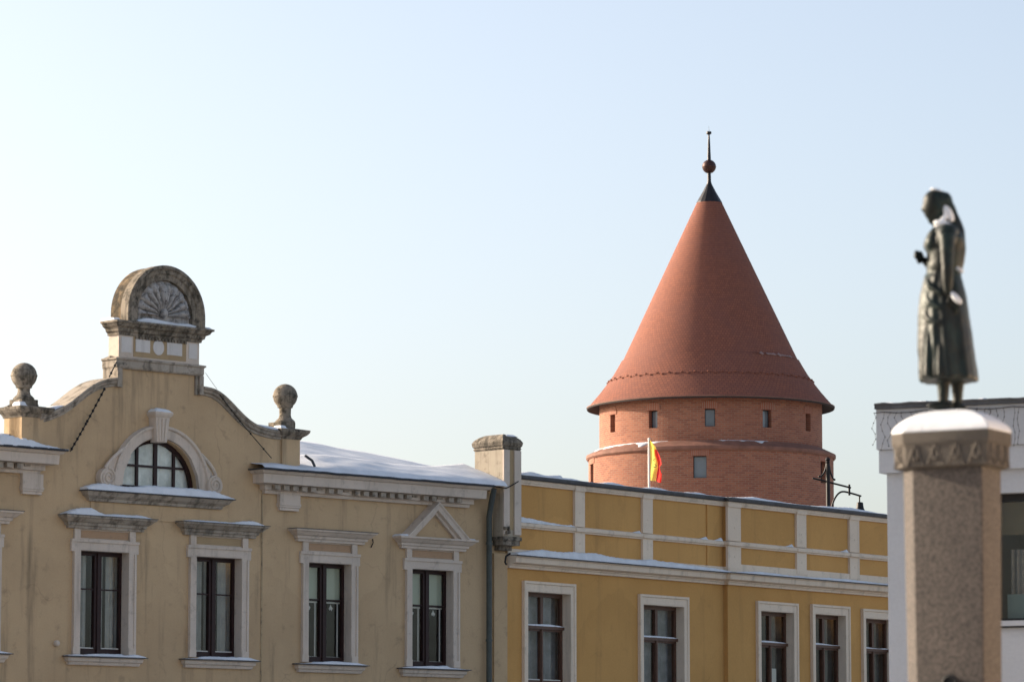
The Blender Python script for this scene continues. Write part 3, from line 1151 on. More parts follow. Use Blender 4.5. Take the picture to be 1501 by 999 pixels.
for j in range(13):
    q = j / 12
    row = []
    for i in range(121):
        x = fc_[0][0] - 5 + (fc_[-1][0] - fc_[0][0] + 5) * i / 120
        zc = interp(fc_, x)
        y = yf_ + (yb_ - yf_) * q
        row.append((x, y, zc - (yb_ - y) * .26 + .035 * nz(x * .9, y * 2.2, 8)))
    rows.append(row)
rows.append([(p[0], p[1] + 3, p[2] - .7) for p in rows[-1]])
far.loft(rows, cap=False, closed=False)
far.build('roof_snow', M['snow'], cream, smooth=60)
# roof body behind the left part and gable
rb = MB()
rb.prism([(LEFT, zgl - .05), (xcl1 + .2, zgl - .05), (xcl1 + .2, zgl + .3), (LEFT, zgl + .3)], .34, 6)
rb.build('roof', M['snow'], cream)
tl = MB()                                      # lifted sheet edge beside the finial plinth
x_, z_ = S(447, 676, .1)
tl.tube([(x_, -.1, z_ + .12), (x_ + .1, -.2, z_ + .02), (x_ + .13, -.25, z_ - .1)], .03, 6)
tl.build('roof_hook', M['lead'], cream)

# --- party-wall pier with its cap, between the two houses
op_ = .30
qx0, qx1 = X(737, op_, 720), X(762, op_, 720)
yb2 = .54
zq_t = Z(737, 657, op_)
zq_b = Z(745, 790, op_)
pr_ = MB()
pr_.box(qx0, qx1, -op_, yb2, zq_b, zq_t)
pier = pr_.build('party_wall_pier', plaster('pier_stucco', (.46, .40, .31), (.38, .32, .25), (.12, .10, .08), 2.0, .75, .6, bump=.7), cream)
pp = MB()
pw = (qx1 - qx0)
for a, b in ((0, .33), (.62, 1)):
    pp.box(qx0 + pw * a - (.004 if a == 0 else 0), qx0 + pw * b + (.004 if b == 1 else 0), -op_ - .04, -op_ + .001, zq_b + .1, zq_t - .02)
pp.build('pier_strip', M['trim'], pier)
pb = MB()
pb.box(qx0 + pw * .345, qx0 + pw * .61, -op_ - .012, -op_ + .001, zq_b + .2, zq_t - .02)
pb.build('pier_panel', M['ochre_panel'], pier)
pc = MB()
e = .05
hcap = Z(737, 634, op_) - zq_t
rr = []
for sx, zz in ((.0, -.02), (.025, .02), (.01, .05), (.035, .075), (.05, .15), (.01, .22), (-.06, .28), (-.15, .325), (-.2, .335)):
    zz = zz * hcap / .335
    rr.append([(qx0 - sx, -op_ - sx, zq_t + zz), (qx1 + sx, -op_ - sx, zq_t + zz), (qx1 + sx, yb2 + sx, zq_t + zz), (qx0 - sx, yb2 + sx, zq_t + zz)])
pc.loft(rr)
pc.build('pier_cap', M['old_stone'], pier)
s = MB()
snow_strip(s, (qx0 + qx1) / 2 - .08, qx1 + .0, -op_ + .05, yb2 - .1, zq_t + hcap * .84, .06, None, 41)
s.build('pier_snow', M['snow'], pier)
pk = MB()
for i, (ex_, z0_, z1_) in enumerate(((.03, -.02, .06), (-.0, -.12, -.02), (-.08, -.22, -.12), (-.17, -.3, -.22))):
    pk.box(qx0 - ex_ * .6 - (.0), qx1 + min(ex_, 0.03), -op_ - min(ex_, .03) + (0.0 if ex_ > 0 else -ex_ * 1.0), .001, zq_b + z0_ + .001 * i, zq_b + z1_)
pk.tube([(qx0 - .02, -op_ - .06 + .1 * 0, zq_b + .22), (qx0 + .1, -op_ - .07, zq_b + .24), (qx0 + .12, -op_ - .07, zq_b + .14), (qx0 + .03, -op_ - .07, zq_b + .13)], .04, 6)
pk.build('pier_corbel', M['old_stone'], pier)
ps = MB()
ps.box(X(724, .05, 900), XR - .004, -.06, .3, 0, zq_b - .28)
ps.build('pilaster', M['cream'], cream)
# downpipe
dp = MB()
xd = X(718.5, .16, 850)
dp.tube([(xd - .12, -.40, zgr - .06), (xd - .06, -.25, zgr - .36), (xd, -.13, zgr - .62), (xd, -.13, .2)], .06, 14)
for z_ in (zgr - 1.2, zgr - 3.2, zgr - 5.2):
    dp.tube([(xd, -.13, z_), (xd, -.13, z_ + .05)], .072, 14)
dp.build('downpipe', M['pipe'], cream, smooth=40)


xs_m = X(384.5, .02, 800)
sm = MB()
sm.box(xs_m - .018, xs_m + .018, -.012, .001, .0, zgr - .47)
sm.build('wall_joint', plaster('dark_joint', (.43, .32, .19), (.36, .27, .16), (.14, .11, .08), 1.6, .9, .9, lo=.47), cream)


# cables down the gable, wall fittings
def cable(name, pts, r, sag=0.0, o=.03, beads=0):
    m = MB()
    P = []
    n = 24
    for i in range(n + 1):
        t = i / n * (len(pts) - 1)
        k = min(int(t), len(pts) - 2)
        f_ = t - k
        px = pts[k][0] + (pts[k + 1][0] - pts[k][0]) * f_
        py = pts[k][1] + (pts[k + 1][1] - pts[k][1]) * f_ + sag * math.sin(PI * i / n)
        a, b = S(px, py, o)
        P.append((a, -o, b))
    m.tube(P, r, 6)
    for i in range(beads):
        t = (i + .5) / beads
        q = P[int(t * n)]
        m.ellipsoid(q, r * 2.2, r * 2.2, r * 2.6, None, 8, 6)
    return m.build(name, M['black'], cream)


cable('lightning_cable', [(153, 570), (103, 661)], .012, 1.5, .1, 13)
cable('lightning_cable', [(171, 530), (160, 552)], .012, 0, .13, 2)
cable('lightning_cable', [(322, 578), (352, 616), (398, 671)], .009, 1, .1, 5)
cable('lightning_cable', [(301, 546), (318, 570)], .004, 0, -.3)
cable('overhead_wire', [(700, 708), (742, 713), (760, 705)], .012, 2, .36)
v = MB()
x_, z_ = S(84, 942, .05)
v.tube([(x_, -.06, z_), (x_, 0, z_)], .055, 16)
v.ellipsoid((x_, -.06, z_), .05, .03, .05)
v.build('wall_lamp_cap', M['trim'], cream)
h = MB()
x_, z_ = S(547, 796, .05)
h.tube([(x_ - .02, -.01, z_ - .08), (x_, -.05, z_ + .02), (x_ + .01, -.02, z_ + .09)], .011, 6)
h.build('wall_hook', M['black'], cream)

# ================================================================== YELLOW BUILDING
xs_, zs_ = C.S(742, 820, 0)
pY = C.p + C.d * xs_
Y = Plane(pY, (5150 - 750.5) * math.cos(TILT) / F)
yel = empty('yellow_building', (Y.p.x, Y.p.y, 0), Y.rz)
tag(yel, 'ochre yellow house with panelled parapet, pale rails and brown framed windows', 'building')
YX, YZ = Y.x, Y.z
YL, YR = YX(742, 0, 820) + .02, YX(1345, 0, 800)
PJ = .11                                     # the right half stands a little forward
xj = YX(1066, PJ, 780)
zct = YZ(1030, 724.6, .12)                   # coping top
zcb = YZ(1030, 730.5, .12)
ztr = YZ(1030, 738, .06)
zm1, zm0 = YZ(1030, 789.8, .08), YZ(1030, 797.5, .08)
zlg = YZ(1030, 834.5, .30)                   # cornice top edge
zf0 = YZ(1030, 847, .26)
zf1 = YZ(1030, 852, .12)
YW = []
for (xl, xr, yt, o_) in ((771, 834.6, 865, 0), (940.6, 1001, 884, 0), (1113, 1162, 893.5, PJ), (1192.6, 1238, 898, PJ), (1266.6, 1309, 904.4, PJ)):
    x0, x1 = YX(xl, o_, 920), YX(xr, o_, 920)
    z1 = YZ(xl, yt, o_)
    YW.append([x0, x1, z1 - 1.95, z1, o_])
wy = MB()
wall_mesh(wy, [(YL, 0), (xj, 0), (xj, zcb), (YL, zcb)], [rect(*q[:4]) for q in YW[:2]], 0, .35, .2)
wall_mesh(wy, [(xj, 0), (YR, 0), (YR, zcb), (xj, zcb)], [rect(*q[:4]) for q in YW[2:]], -PJ, .35 + PJ, .2)
wy.box(YL, YR, 8, 8.3, 0, zcb)
wy.build('wall', M['yellow'], yel)


def yrun(prof, name, mat, parent=None, xa=None):
    m = MB()
    m.sweep_plan([(YL if xa is None else xa, 0), (xj, 0), (xj, -PJ), (YR, -PJ)], prof)
    return m.build(name, mat, parent or yel)


yrun([(-.02, zcb + .0), (.13, zcb), (.145, zcb + .02), (.15, zct - .02), (.12, zct), (-.40, zct + .02), (-.42, zcb)], 'coping', M['lead'])
yrun([(-.003, ztr), (.05, ztr), (.055, ztr + .03), (.075, ztr + .05), (.08, zcb - .002), (-.003, zcb - .002)], 'parapet_rail', M['yellow_trim'])
yrun([(-.003, zm0), (.045, zm0), (.05, zm0 + .025), (.085, zm0 + .04), (.09, zm1 - .03), (.07, zm1), (-.003, zm1 + .02)], 'parapet_rail', M['yellow_trim'])
yrun([(-.003, zlg - .0), (.035, zlg), (.035, zlg + .13), (-.003, zlg + .14)], 'parapet_plinth', M['yellow_trim'])
cor = yrun([(-.003, zf1 - .02), (.07, zf1 - .02), (.08, zf1 + .03), (.11, zf1 + .035), (.115, zf0 + .0), (.2, zf0 + .01), (.24, zf0 + .03), (.25, zlg - .06), (.29, zlg - .03), (-.003, zlg - .003)], 'cornice', M['yellow_trim'])
yrun([(.0, zlg - .002), (.315, zlg - .03), (.33, zlg - .03), (.33, zlg - .012), (.0, zlg + .006)], 'cornice_sheet', M['lead'], cor)
MB().box(xj + .01, YR, -PJ - .045, -PJ - .001, zlg + .002, zlg + .21).build('parapet_plinth', M['yellow_trim'], yel)
# pilaster strips
for (a, b, o_) in ((843, 857.5, 0), (942.5, 957, 0), (1067, 1086, PJ), (1168, 1182, PJ), (1245.5, 1259.5, PJ)):
    m = MB()
    x0, x1 = YX(a, o_ + .06, 770), YX(b, o_ + .06, 770)
    m.box(x0, x1, -o_ - .06, -o_ + .001, zlg + .10, zm0 + .001)
    m.box(x0, x1, -o_ - .06, -o_ + .001, zm1 + .018, ztr + .002)
    m.box(x0 - .015, x1 + .015, -o_ - .105, -o_ - .09, zm0 + .03, zm1 - .01)
    m.box(x0 - .01, x1 + .01, -o_ - .085, -o_ - .05, ztr - .015, zcb - .004)
    for z_ in ((zm1 + ztr) / 2 - .1, zlg + .35):
        m.box((x0 + x1) / 2 - .012, (x0 + x1) / 2 + .012, -o_ - .068, -o_ - .058, z_, z_ + .035)
    pi_ = m.build('parapet_pilaster', M['yellow_trim'], yel)
sl = MB()                                    # slim joint beside the projecting half
x_ = YX(1038, .02, 780)
sl.box(x_ - .05, x_, -.035, .001, zm1 + .02, ztr)
sl.box(x_ - .05, x_, -.03, .001, zlg + .14, zm0)
sl.build('wall_joint', M['yellow'], yel)
# parapet and ledge snow
snow_piece('coping_snow', yel, YL + .1, xj, -.11, .3, zct + .004, .055, lambda t: max(.15, (1.7 if t < .22 else .5) + .5 * math.sin(t * 31)), 51)
snow_piece('coping_snow', yel, xj, YR, -.11 - PJ, .3, zct + .004, .06, lambda t: max(.2, .8 + .5 * math.sin(t * 13)), 52)
snow_piece('ledge_snow', cor, YL, xj - .02, -.31, -.036, zlg - .004, .16, lambda t: 1.15 - .6 * t + .08 * math.sin(t * 20), 53, rough=.2)
snow_piece('ledge_snow', cor, xj - .1, YR, -.31 - PJ, -.036 - PJ, zlg - .004, .06, lambda t: .9 + .2 * math.sin(t * 14), 54, rough=.15)
xq = YX(842, .06, 770)
snow_piece('rail_snow', yel, YL + .2, xq, -.085, -.002, zm1 - .0, .14, lambda t: max(.25, 1.0 - .95 * t + (.5 if t > .93 else 0)), 55, rough=.2)
for px in (936, 1034, 1056, 1160, 1240):
    o_ = PJ if px > 1066 else 0
    xx = YX(px, o_ + .05, 790)
    snow_piece('rail_snow', yel, xx - .22, xx + .06, -.085 - o_, -.002 - o_, zm1, .09, lambda t: .25 + .75 * t * t, px)


def yellow_window(q, i):
    x0, x1, z0, z1, o_ = q
    r = .17 - o_
    fr = MB()
    t = .06
    xm = (x0 + x1) / 2 + .0
    ztr_ = z1 - .71 - .02
    fr.box(x0, x0 + t, r, r + .08, z0, z1)
    fr.box(x1 - t * 1.4, x1, r, r + .08, z0, z1)
    fr.box(x0 + t, x1 - t * 1.4, r, r + .08, z1 - .10, z1)
    fr.box(x0 + t, x1 - t * 1.4, r, r + .08, z0, z0 + .1)
    fr.box(x0 - .0, x1 + .0, r - .05, r - .001, ztr_ - .045, ztr_ + .02)
    fr.box(x0 + t, x1 - t * 1.4, r + .0, r + .07, ztr_ - .09, ztr_ + .045)
    fr.box(xm - .05, xm + .05, r - .012, r + .07, z0 + .1, ztr_ - .09)
    fr.box(xm - .045, xm + .045, r - .01, r + .07, ztr_ + .045, z1 - .1)
    fr.box(xm - .025, xm + .025, r - .028, r - .012, z0 + .05, ztr_ - .05)
    win = fr.build('window', M['wood_brown'], yel)
    gl = MB()
    for a, b in ((x0 + t, xm - .05), (xm + .05, x1 - t * 1.4)):
        for c, d in ((z0 + .1, ztr_ - .09), (ztr_ + .045, z1 - .1)):
            gl.add([(a, r + .04, c), (b, r + .04, c), (b, r + .04, d), (a, r + .04, d)], [(0, 1, 2, 3)])
    gl.build('pane', M['glass'], win)
    rm = MB()
    room_mesh(rm, x0 - .25, x1 + .7, z0 - .1, z1 + .1, r + .11, r + 1.5)
    rm.build('interior', M['room'], win)
    cu = MB()
    if i in (0, 1):
        curtain_mesh(cu, x0, xm + .12, z0, z1, r + .2, .03, 4, i)
        curtain_mesh(cu, xm + .22, x1 + .35, z0, z1, r + .24, .035, 4, i * 3 + 1)
        cu.build('curtain', plain('grey_curtain', (.30, .31, .32), .9, 0, .1, .4, 3.0), win)
    else:
        curtain_mesh(cu, xm - .12, xm + .2, z0, z1, r + .2, .03, 3, i)
        curtain_mesh(cu, xm + .32, x1 + .4, z0, z1, r + .26, .03, 3, i * 2 + 1)
        cu.build('curtain', plain('dim_curtain', (.13, .13, .125), .9, 0, .1, .4, 3.0), win)
    if i == 2:
        MB().box(x0 + .08, x0 + .28, r + .06, r + .064, z0 + .3, z0 + .62).build('paper', M['white_wood'], win)
        MB().box(xm + .08, xm + .34, r + .06, r + .064, z0 + .3, z0 + .66).build('paper', M['white_wood'], win)
    sl = MB()
    sl.box(x0 + t, xm - .05, r + .005, r + .035, z0 + .102, z0 + .125)
    sl.box(xm + .05, x1 - t * 1.4, r + .005, r + .035, z0 + .102, z0 + .125)
    sl.build('glazing_bead', M['white_wood'], win)
    su = MB()
    jw, p = .135, .05
    wall_mesh(su, [(x0 - jw, z0 - .05), (x0, z0 - .05), (x0, z1), (x1, z1), (x1, z0 - .05), (x1 + jw, z0 - .05), (x1 + jw, z1 + .19), (x0 - jw, z1 + .19)], [], -o_ - p, p + .001)
    su.box(x1 - .014, x1 + .001, -o_ - p + .002, r + .002, z0 - .05, z1 - .001)
    su.box(x0 - .001, x0 + .014, -o_ - p + .002, r + .002, z0 - .05, z1 - .001)
    su.box(x0 + .014, x1 - .014, -o_ - p + .002, r + .002, z1 - .016, z1 - .001)
    su.sweep_face([(x1 + jw, z0 - .05), (x1 + jw, z1 + .19), (x0 - jw, z1 + .19), (x0 - jw, z0 - .05)], [(-.014, o_), (-.014, o_ + p + .028), (.035, o_ + p + .028), (.05, o_ + p - .005)])
    su.build('surround', M['yellow_trim'], win)
    si = MB()
    si.box(x0 - jw - .08, x1 + jw + .08, -o_ - .14, -o_ + .17, z0 - .12, z0 - .052)
    si.build('sill', M['yellow_trim'], win)
    snow_piece('sill_snow', win, x0 - jw - .05, x1 + jw + .05, -o_ - .13, r, z0 - .052, .08, lambda t: .8 + .3 * math.sin(t * 6 + i), i + 61)
    s = MB()
    snow_strip(s, x0 + .02, x1 - .0, r - .05, r - .002, ztr_ + .02, .035, lambda t: .3 + .9 * abs(math.sin(t * 2.4 + i * .4)), i + 71)
    s.build('transom_snow', M['snow'], win)


for i, q in enumerate(YW): yellow_window(q, i)
kb = MB()                                     # gutter bracket at the left end of the cornice
x_, z_ = Y.S(744, 812, .3)
kb.tube([(x_ + .05, -.33, z_ + .02), (x_ - .05, -.3, z_ - .04), (x_ - .06, -.28, z_ - .16), (x_ + .02, -.25, z_ - .2)], .022, 6)
kb.build('gutter_bracket', M['black'], yel)

# ================================================================== BRICK TOWER
TD = 160.0
TPX = 1041.5
tb = at_depth(TPX, 600, TD)
tower = empty('brick_tower', (tb.x, tb.y, 0), 0)
tag(tower, 'round red brick tower with small windows under a tall conical tiled roof', 'tower')
K = TD / (F * math.cos(TILT)) * .985         # metres per pixel across at the tower, near enough


def tz(y): return at_depth(TPX, y, TD).z


K = (at_depth(TPX + 100, 600, TD).x - tb.x) / 100
toC = math.atan2(CAM.y - tb.y, CAM.x - tb.x)  # direction to the camera
Ru, Rl = 163 * K, 179 * K


def cyl_uv(rad):
    def f(co):
        a = math.atan2(co.y, co.x)
        return ((a + PI) * rad, co.z)
    f.period = 2 * PI * rad
    return f


def drum(mb, rad, z0, z1, wins, depth, n=144):
    """cylinder wall with window niches; wins: (angle, width, zlo, zhi)"""
    angs = [2 * PI * i / n for i in range(n)]
    edges = []
    for a, wd_, zl, zh in wins:
        h = wd_ / 2 / rad
        a %= 2 * PI
        angs = [q for q in angs if min(abs(q - a), 2 * PI - abs(q - a)) > h + .012]
        edges += [(a - h) % (2 * PI), (a + h) % (2 * PI)]
    angs = sorted(angs + edges)
    zs = sorted(set([z0, z1] + [q for w_ in wins for q in (w_[2], w_[3])]))
    m = len(angs)
    def inside(am, zm_):
        for a, wd_, zl, zh in wins:
            d_ = abs((am - a + PI) % (2 * PI) - PI)
            if d_ < wd_ / 2 / rad and zl < zm_ < zh: return True
        return False
    def V(r, a, z): return (r * math.cos(a), r * math.sin(a), z)
    for i in range(m):
        a0, a1 = angs[i], angs[(i + 1) % m]
        if a1 < a0: a1 += 2 * PI
        for j in range(len(zs) - 1):
            if inside((a0 + a1) / 2, (zs[j] + zs[j + 1]) / 2): continue
            mb.add([V(rad, a0, zs[j]), V(rad, a1, zs[j]), V(rad, a1, zs[j + 1]), V(rad, a0, zs[j + 1])], [(0, 1, 2, 3)])
    for a, wd_, zl, zh in wins:
        h = wd_ / 2 / rad
        o4 = [V(rad, a - h, zl), V(rad, a + h, zl), V(rad, a + h, zh), V(rad, a - h, zh)]
        ri2 = rad - depth
        h2 = math.asin(min(.99, wd_ / 2 / ri2))
        i4 = [V(ri2, a - h2, zl), V(ri2, a + h2, zl), V(ri2, a + h2, zh), V(ri2, a - h2, zh)]
        b = mb.add(o4 + i4, [(0, 1, 5, 4), (1, 2, 6, 5), (2, 3, 7, 6), (3, 0, 4, 7)])


ww = 14.5 * K
uw = []
for k in range(-4, 8):
    uw.append((toC + R(30) * k + R(-.3), ww, tz(640), tz(614.5)))
lw = []
for k in (-2, -1, 0, 1, 2):
    lw.append((toC + R(-5) + R(70) * k if k > -3 else 0, 19 * K, tz(714.5), tz(683)))
zst = tz(664)
d1 = MB()
drum(d1, Ru, zst - .2, tz(592), uw, .55)
d1.build('upper_drum', M['brick'], tower, smooth=30, uv=cyl_uv(Ru))
d2 = MB()
drum(d2, Rl, 0, zst - .12, lw, .5)
d2.build('lower_drum', M['brick'], tower, smooth=30, uv=cyl_uv(Rl))
st_ = MB()
st_.lathe([(Rl - .3, zst - .3), (Rl + .05, zst - .3), (Rl + .10, zst - .24), (Rl + .10, zst - .13), (Ru + .02, zst + .12), (Ru - .3, zst + .14)], (0, 0, 0), 144, cap=False)
st_.build('string_course', M['string'], tower, smooth=20)
def ledge_patch(a0, a1, seed, full):
    sn = MB()
    rings = []
    n = 70
    for i in range(n + 1):
        t = i / n
        a = toC + a0 + (a1 - a0) * t
        k = max(.03, min(1, full + 1.5 * nz(a * 11, seed)) * min(1, 5 * min(t, 1 - t)))
        ro = Ru + .03 + (Rl + .09 - Ru - .03) * k
        zz = lambda r: zst - .13 + .25 * (Rl + .10 - r) / (Rl + .08 - Ru)
        rings.append([(r * math.cos(a), r * math.sin(a), zz(r) + h_) for r, h_ in ((ro, .004), (ro - .03 * k, .03 * k + .004), ((ro + Ru) / 2, .045 * k + .004), (Ru + .012, .006))])
    sn.loft(rings, cap=False, closed=False)
    sn.build('ledge_snow', M['snow'], tower, smooth=50)


ledge_patch(R(-88), R(-22), 2.2, .45)
ledge_patch(R(4), R(30), 7.7, .12)
# window frames, panes and brick arches
for lst, rad, dep in ((uw, Ru, .24), (lw, Rl, .20)):
    for a, wd_, zl, zh in lst:
        d_ = (a - toC + PI) % (2 * PI) - PI
        if abs(d_) > R(85): continue
        er = Vector((math.cos(a), math.sin(a), 0))
        et = Vector((-math.sin(a), math.cos(a), 0))
        def P(r, t, z): return er * r + et * t + Vector((0, 0, z))
        fm = MB()
        r1, r0 = rad - dep, rad - dep - .06
        t_ = .035
        hw_ = wd_ / 2 + .01
        def bx(t0, t1, za, zb):
            fm.add([P(r1, t0, za), P(r1, t1, za), P(r1, t1, zb), P(r1, t0, zb), P(r0, t0, za), P(r0, t1, za), P(r0, t1, zb), P(r0, t0, zb)],
                   [(0, 1, 2, 3), (4, 5, 6, 7), (0, 1, 5, 4), (1, 2, 6, 5), (2, 3, 7, 6), (3, 0, 4, 7)])
        bx(-hw_, -hw_ + t_, zl, zh); bx(hw_ - t_, hw_, zl, zh); bx(-hw_ + t_, hw_ - t_, zl, zl + t_); bx(-hw_ + t_, hw_ - t_, zh - t_, zh)
        win = fm.build('window', M['frame_dark'], tower)
        pm = MB()
        pm.add([P(r1 - .03, -hw_, zl), P(r1 - .03, hw_, zl), P(r1 - .03, hw_, zh), P(r1 - .03, -hw_, zh)], [(0, 1, 2, 3)])
        pm.build('pane', M['pane_grey'], win)
        am = MB()
        rings = []
        nn = 10
        ext = wd_ / 2 + .12
        for i in range(nn + 1):
            tt = -ext + 2 * ext * i / nn
            ang = a + tt / rad
            arc = .10 * (1 - (tt / ext) ** 2)
            c0, s0 = math.cos(ang), math.sin(ang)
            za, zb = zh - .02 + arc * .6, zh + .22 + arc
            if abs(tt) < wd_ / 2: za = zh - .001
            rings.append([((rad - .02) * c0, (rad - .02) * s0, za), ((rad + .02) * c0, (rad + .02) * s0, za), ((rad + .02) * c0, (rad + .02) * s0, zb), ((rad - .02) * c0, (rad - .02) * s0, zb)])
        am.loft(rings)
        am.build('brick_arch', M['brick_soldier'], win, uv=cyl_uv(rad))
# roof
prof_px = [(180.5, 598), (176, 593.5), (170, 588), (163.5, 581), (154, 571), (144.5, 560), (137, 545), (131, 533), (129, 529), (129.5, 527)]
prof_px = [(180.5, 598.5), (171, 587.5), (162, 577), (152, 564), (143, 551.5), (135.5, 539), (130.5, 530), (129.3, 530.2)]
rp = [(hw_ * K, tz(y)) for hw_, y in prof_px]
top_pts = [(128.5 + (18 - 128.5) * t, 529.5 + (296 - 529.5) * t) for t in [i / 10 for i in range(11)]]
rp += [(hw_ * K, tz(y)) for hw_, y in top_pts]


def cone_uv(co):
    a = math.atan2(co.y, co.x)
    r = math.hypot(co.x, co.y)
    return ((a + PI) * 3.2, co.z * 1.12)


cone_uv.period = 2 * PI * 3.2
rm = MB()
rm.lathe(rp, (0, 0, 0), 128, cap=False)
roof = rm.build('roof', M['tile'], tower, smooth=12, uv=cone_uv)
ev = MB()
r_e, z_e = rp[0]
ev.lathe([(Ru - .05, z_e + .28), (r_e - .06, z_e - .015), (r_e - .03, z_e - .07), (r_e + .02, z_e - .06), (r_e + .03, z_e - .0), (r_e - .02, z_e + .035)], (0, 0, 0), 128, cap=False)
ev.build('eaves_soffit', plain('dark_soffit', (.05, .04, .038), .8, 0, .2, .2), roof, smooth=20)
rim = MB()
rim.lathe([(r_e + .028, z_e - .004), (r_e + .036, z_e - .004), (r_e + .036, z_e + .03), (r_e - .02, z_e + .045)], (0, 0, 0), 128, cap=False)
rim.build('eaves_rim', M['string'], roof, smooth=20)
vt = MB()                                     # row of small vent tiles above the eaves
zv = tz(562)
for i in range(96):
    a = 2 * PI * i / 96
    f_ = (zv - rp[0][1]) / (rp[6][1] - rp[0][1])
    rr = interp([(z, r) for r, z in sorted(rp[:7], key=lambda q: q[1])], zv + (.06 if i % 2 else 0))
    c, s_ = math.cos(a), math.sin(a)
    zz = zv + (.06 if i % 2 else 0)
    vt.ellipsoid((rr * c, rr * s_, zz + .01), .06, .06, .035, None, 8, 6)
zq_ = zv + .03
rq_ = interp([(z, r) for r, z in sorted(rp[:7], key=lambda q: q[1])], zq_)
vt.lathe([(rq_ + .0, zq_ - .012), (rq_ + .028, zq_ - .01), (rq_ + .022, zq_ + .012), (rq_ - .03, zq_ + .014)], (0, 0, 0), 96, cap=False)
vo = vt.build('vent_tiles', M['tile'], roof, uv=cone_uv)
tagk = MB()                                   # thin snow caught on the kink of the roof
for (a0, a1) in ((R(28), R(72)),):
    rings = []
    for i in range(50):
        a = toC + a0 + (a1 - a0) * i / 49
        k = max(.02, .35 + nz(a * 22, 6) * 1.8) * math.sin(PI * i / 49)
        def V(r, z): return (r * math.cos(a), r * math.sin(a), z)
        r0, z0_ = 130.5 * K, tz(530)
        rings.append([V(r0 + .03 + .06 * k, z0_ - .10 * k), V(r0 + .04 + .05 * k, z0_ - .05 * k), V(r0 + .02 + .02 * k, z0_ + .05 * k), V(r0 - .03, z0_ + .12 * k)])
    tagk.loft(rings, cap=False, closed=False)
tagk.build('roof_snow', plain('dusty_snow', (.33, .22, .20), .8, 0, .2, .3, 6.0), roof, smooth=50)
cpk = MB()
cpk.lathe([(19.2 * K, tz(297.5)), (18.6 * K, tz(296)), (10 * K, tz(281.5)), (4 * K, tz(270)), (2.8 * K, tz(266)), (2.6 * K, tz(252)), (1.5 * K, tz(250))], (0, 0, 0), 16)
cpk.build('roof_cap', M['copper_dark'], tower)
bl_ = MB()
rb_ = 10.3 * K
zb_ = tz(244.3)
bl_.lathe([(rb_ * math.sin(R(v)), zb_ - rb_ * math.cos(R(v))) for v in (4, 15, 30, 45, 60, 75, 86)] + [(rb_ * 1.02, zb_ - .01), (rb_ * 1.02, zb_ + .01)] +
          [(rb_ * math.sin(R(v)), zb_ - rb_ * math.cos(R(v))) for v in (94, 105, 120, 135, 150, 165, 176)], (0, 0, 0), 32)
bl_.build('roof_ball', M['ball'], tower, smooth=30)
spk = MB()
spk.lathe([(2.9 * K, tz(236)), (2.7 * K, tz(232)), (1.4 * K, tz(200)), (.8 * K, tz(196)), (.25 * K, tz(194)), (.2 * K, tz(185))], (0, 0, 0), 12)
spk.lathe([(.6 * K, tz(198)), (3.6 * K, tz(196.5)), (4.0 * K, tz(194.5)), (3.4 * K, tz(193)), (.5 * K, tz(194.5))], (0, 0, 0), 14)
spk.build('spire', M['copper_dark'], tower, smooth=40)

# ================================================================== FLAG
FD = 122.0
fl0 = at_depth(951.5, 712, FD)
flag = empty('flag', (fl0.x, fl0.y, 0), 0)
tag(flag, 'yellow and red flag hanging from a white pole in front of the brick tower', 'flag')
FK = (at_depth(1051.5, 680, FD).x - fl0.x) / 100
def fz(y): return at_depth(951.5, y, FD).z
m = MB()
m.lathe([(.045, 0), (.035, fz(660)), (.028, fz(644)), (.045, fz(643.5)), (.03, fz(641.5))], (0, 0, 0), 12)
m.build('flagpole', M['white_paint'], flag, smooth=40)
right = [(645, 952.5), (652, 958.5), (658, 963), (664, 966), (672, 969), (678, 970), (682, 966.5), (686, 968), (692, 970), (698, 969.8), (704, 969)]
bound = [(645, 953.5), (655, 960), (660, 959.8), (668, 961), (676, 964), (684, 964.8), (690, 963), (697, 962), (704, 961.5)]
bl0 = [(645, 645.5), (704, 701)]
m = MB()
nu, nv = 16, 44
idx = {}
for j in range(nv + 1):
    v_ = j / nv
    y = 645.5 + (703.5 - 645.5) * v_
    xr_ = interp(right, y)
    xb_ = interp(bound, y)
    for i in range(nu + 1):
        u = i / nu
        px = 952 + (xb_ - 952) * u * 2 if u <= .5 else xb_ + (xr_ - xb_) * (u - .5) * 2
        yy = y + (3.0 * u if v_ > .5 else 0) * v_
        dep = -.16 * math.sin(u * 9 + v_ * 3.5) * u + .05 * math.sin(v_ * 9 + u * 5) * u
        m.v.append(((px - 951.5) * FK, dep, fz(yy)))
mi = []
for j in range(nv):
    for i in range(nu):
        a = j * (nu + 1) + i
        m.f.append((a, a + 1, a + nu + 2, a + nu + 1))
        v_ = (j + .5) / nv
        mi.append(1 if (i >= nu // 2 and v_ > .22) else 0)
fo = m.build('flag_cloth', [M['flag_yellow'], M['flag_red']], flag, smooth=60)
for p, k in zip(fo.data.polygons, mi): p.material_index = k
em = MB()
for cy, rr, a0, a1 in ((674.5, 1.5, 70, 260), (683, 2.2, -160, 100)):
    em.tube([(((959.5 - 951.5) * FK + rr * FK * math.cos(R(a0 + (a1 - a0) * i / 12))), -.30, fz(cy) + rr * FK * math.sin(R(a0 + (a1 - a0) * i / 12))) for i in range(13)], 0.011, 5)
em.v = [(a, -.19 - .0 * b, c) for a, b, c in em.v] if False else [(a, b + .14, c) for a, b, c in em.v]
em.build('flag_emblem', plain('emblem_thread', (.13, .10, .03), .8), fo)

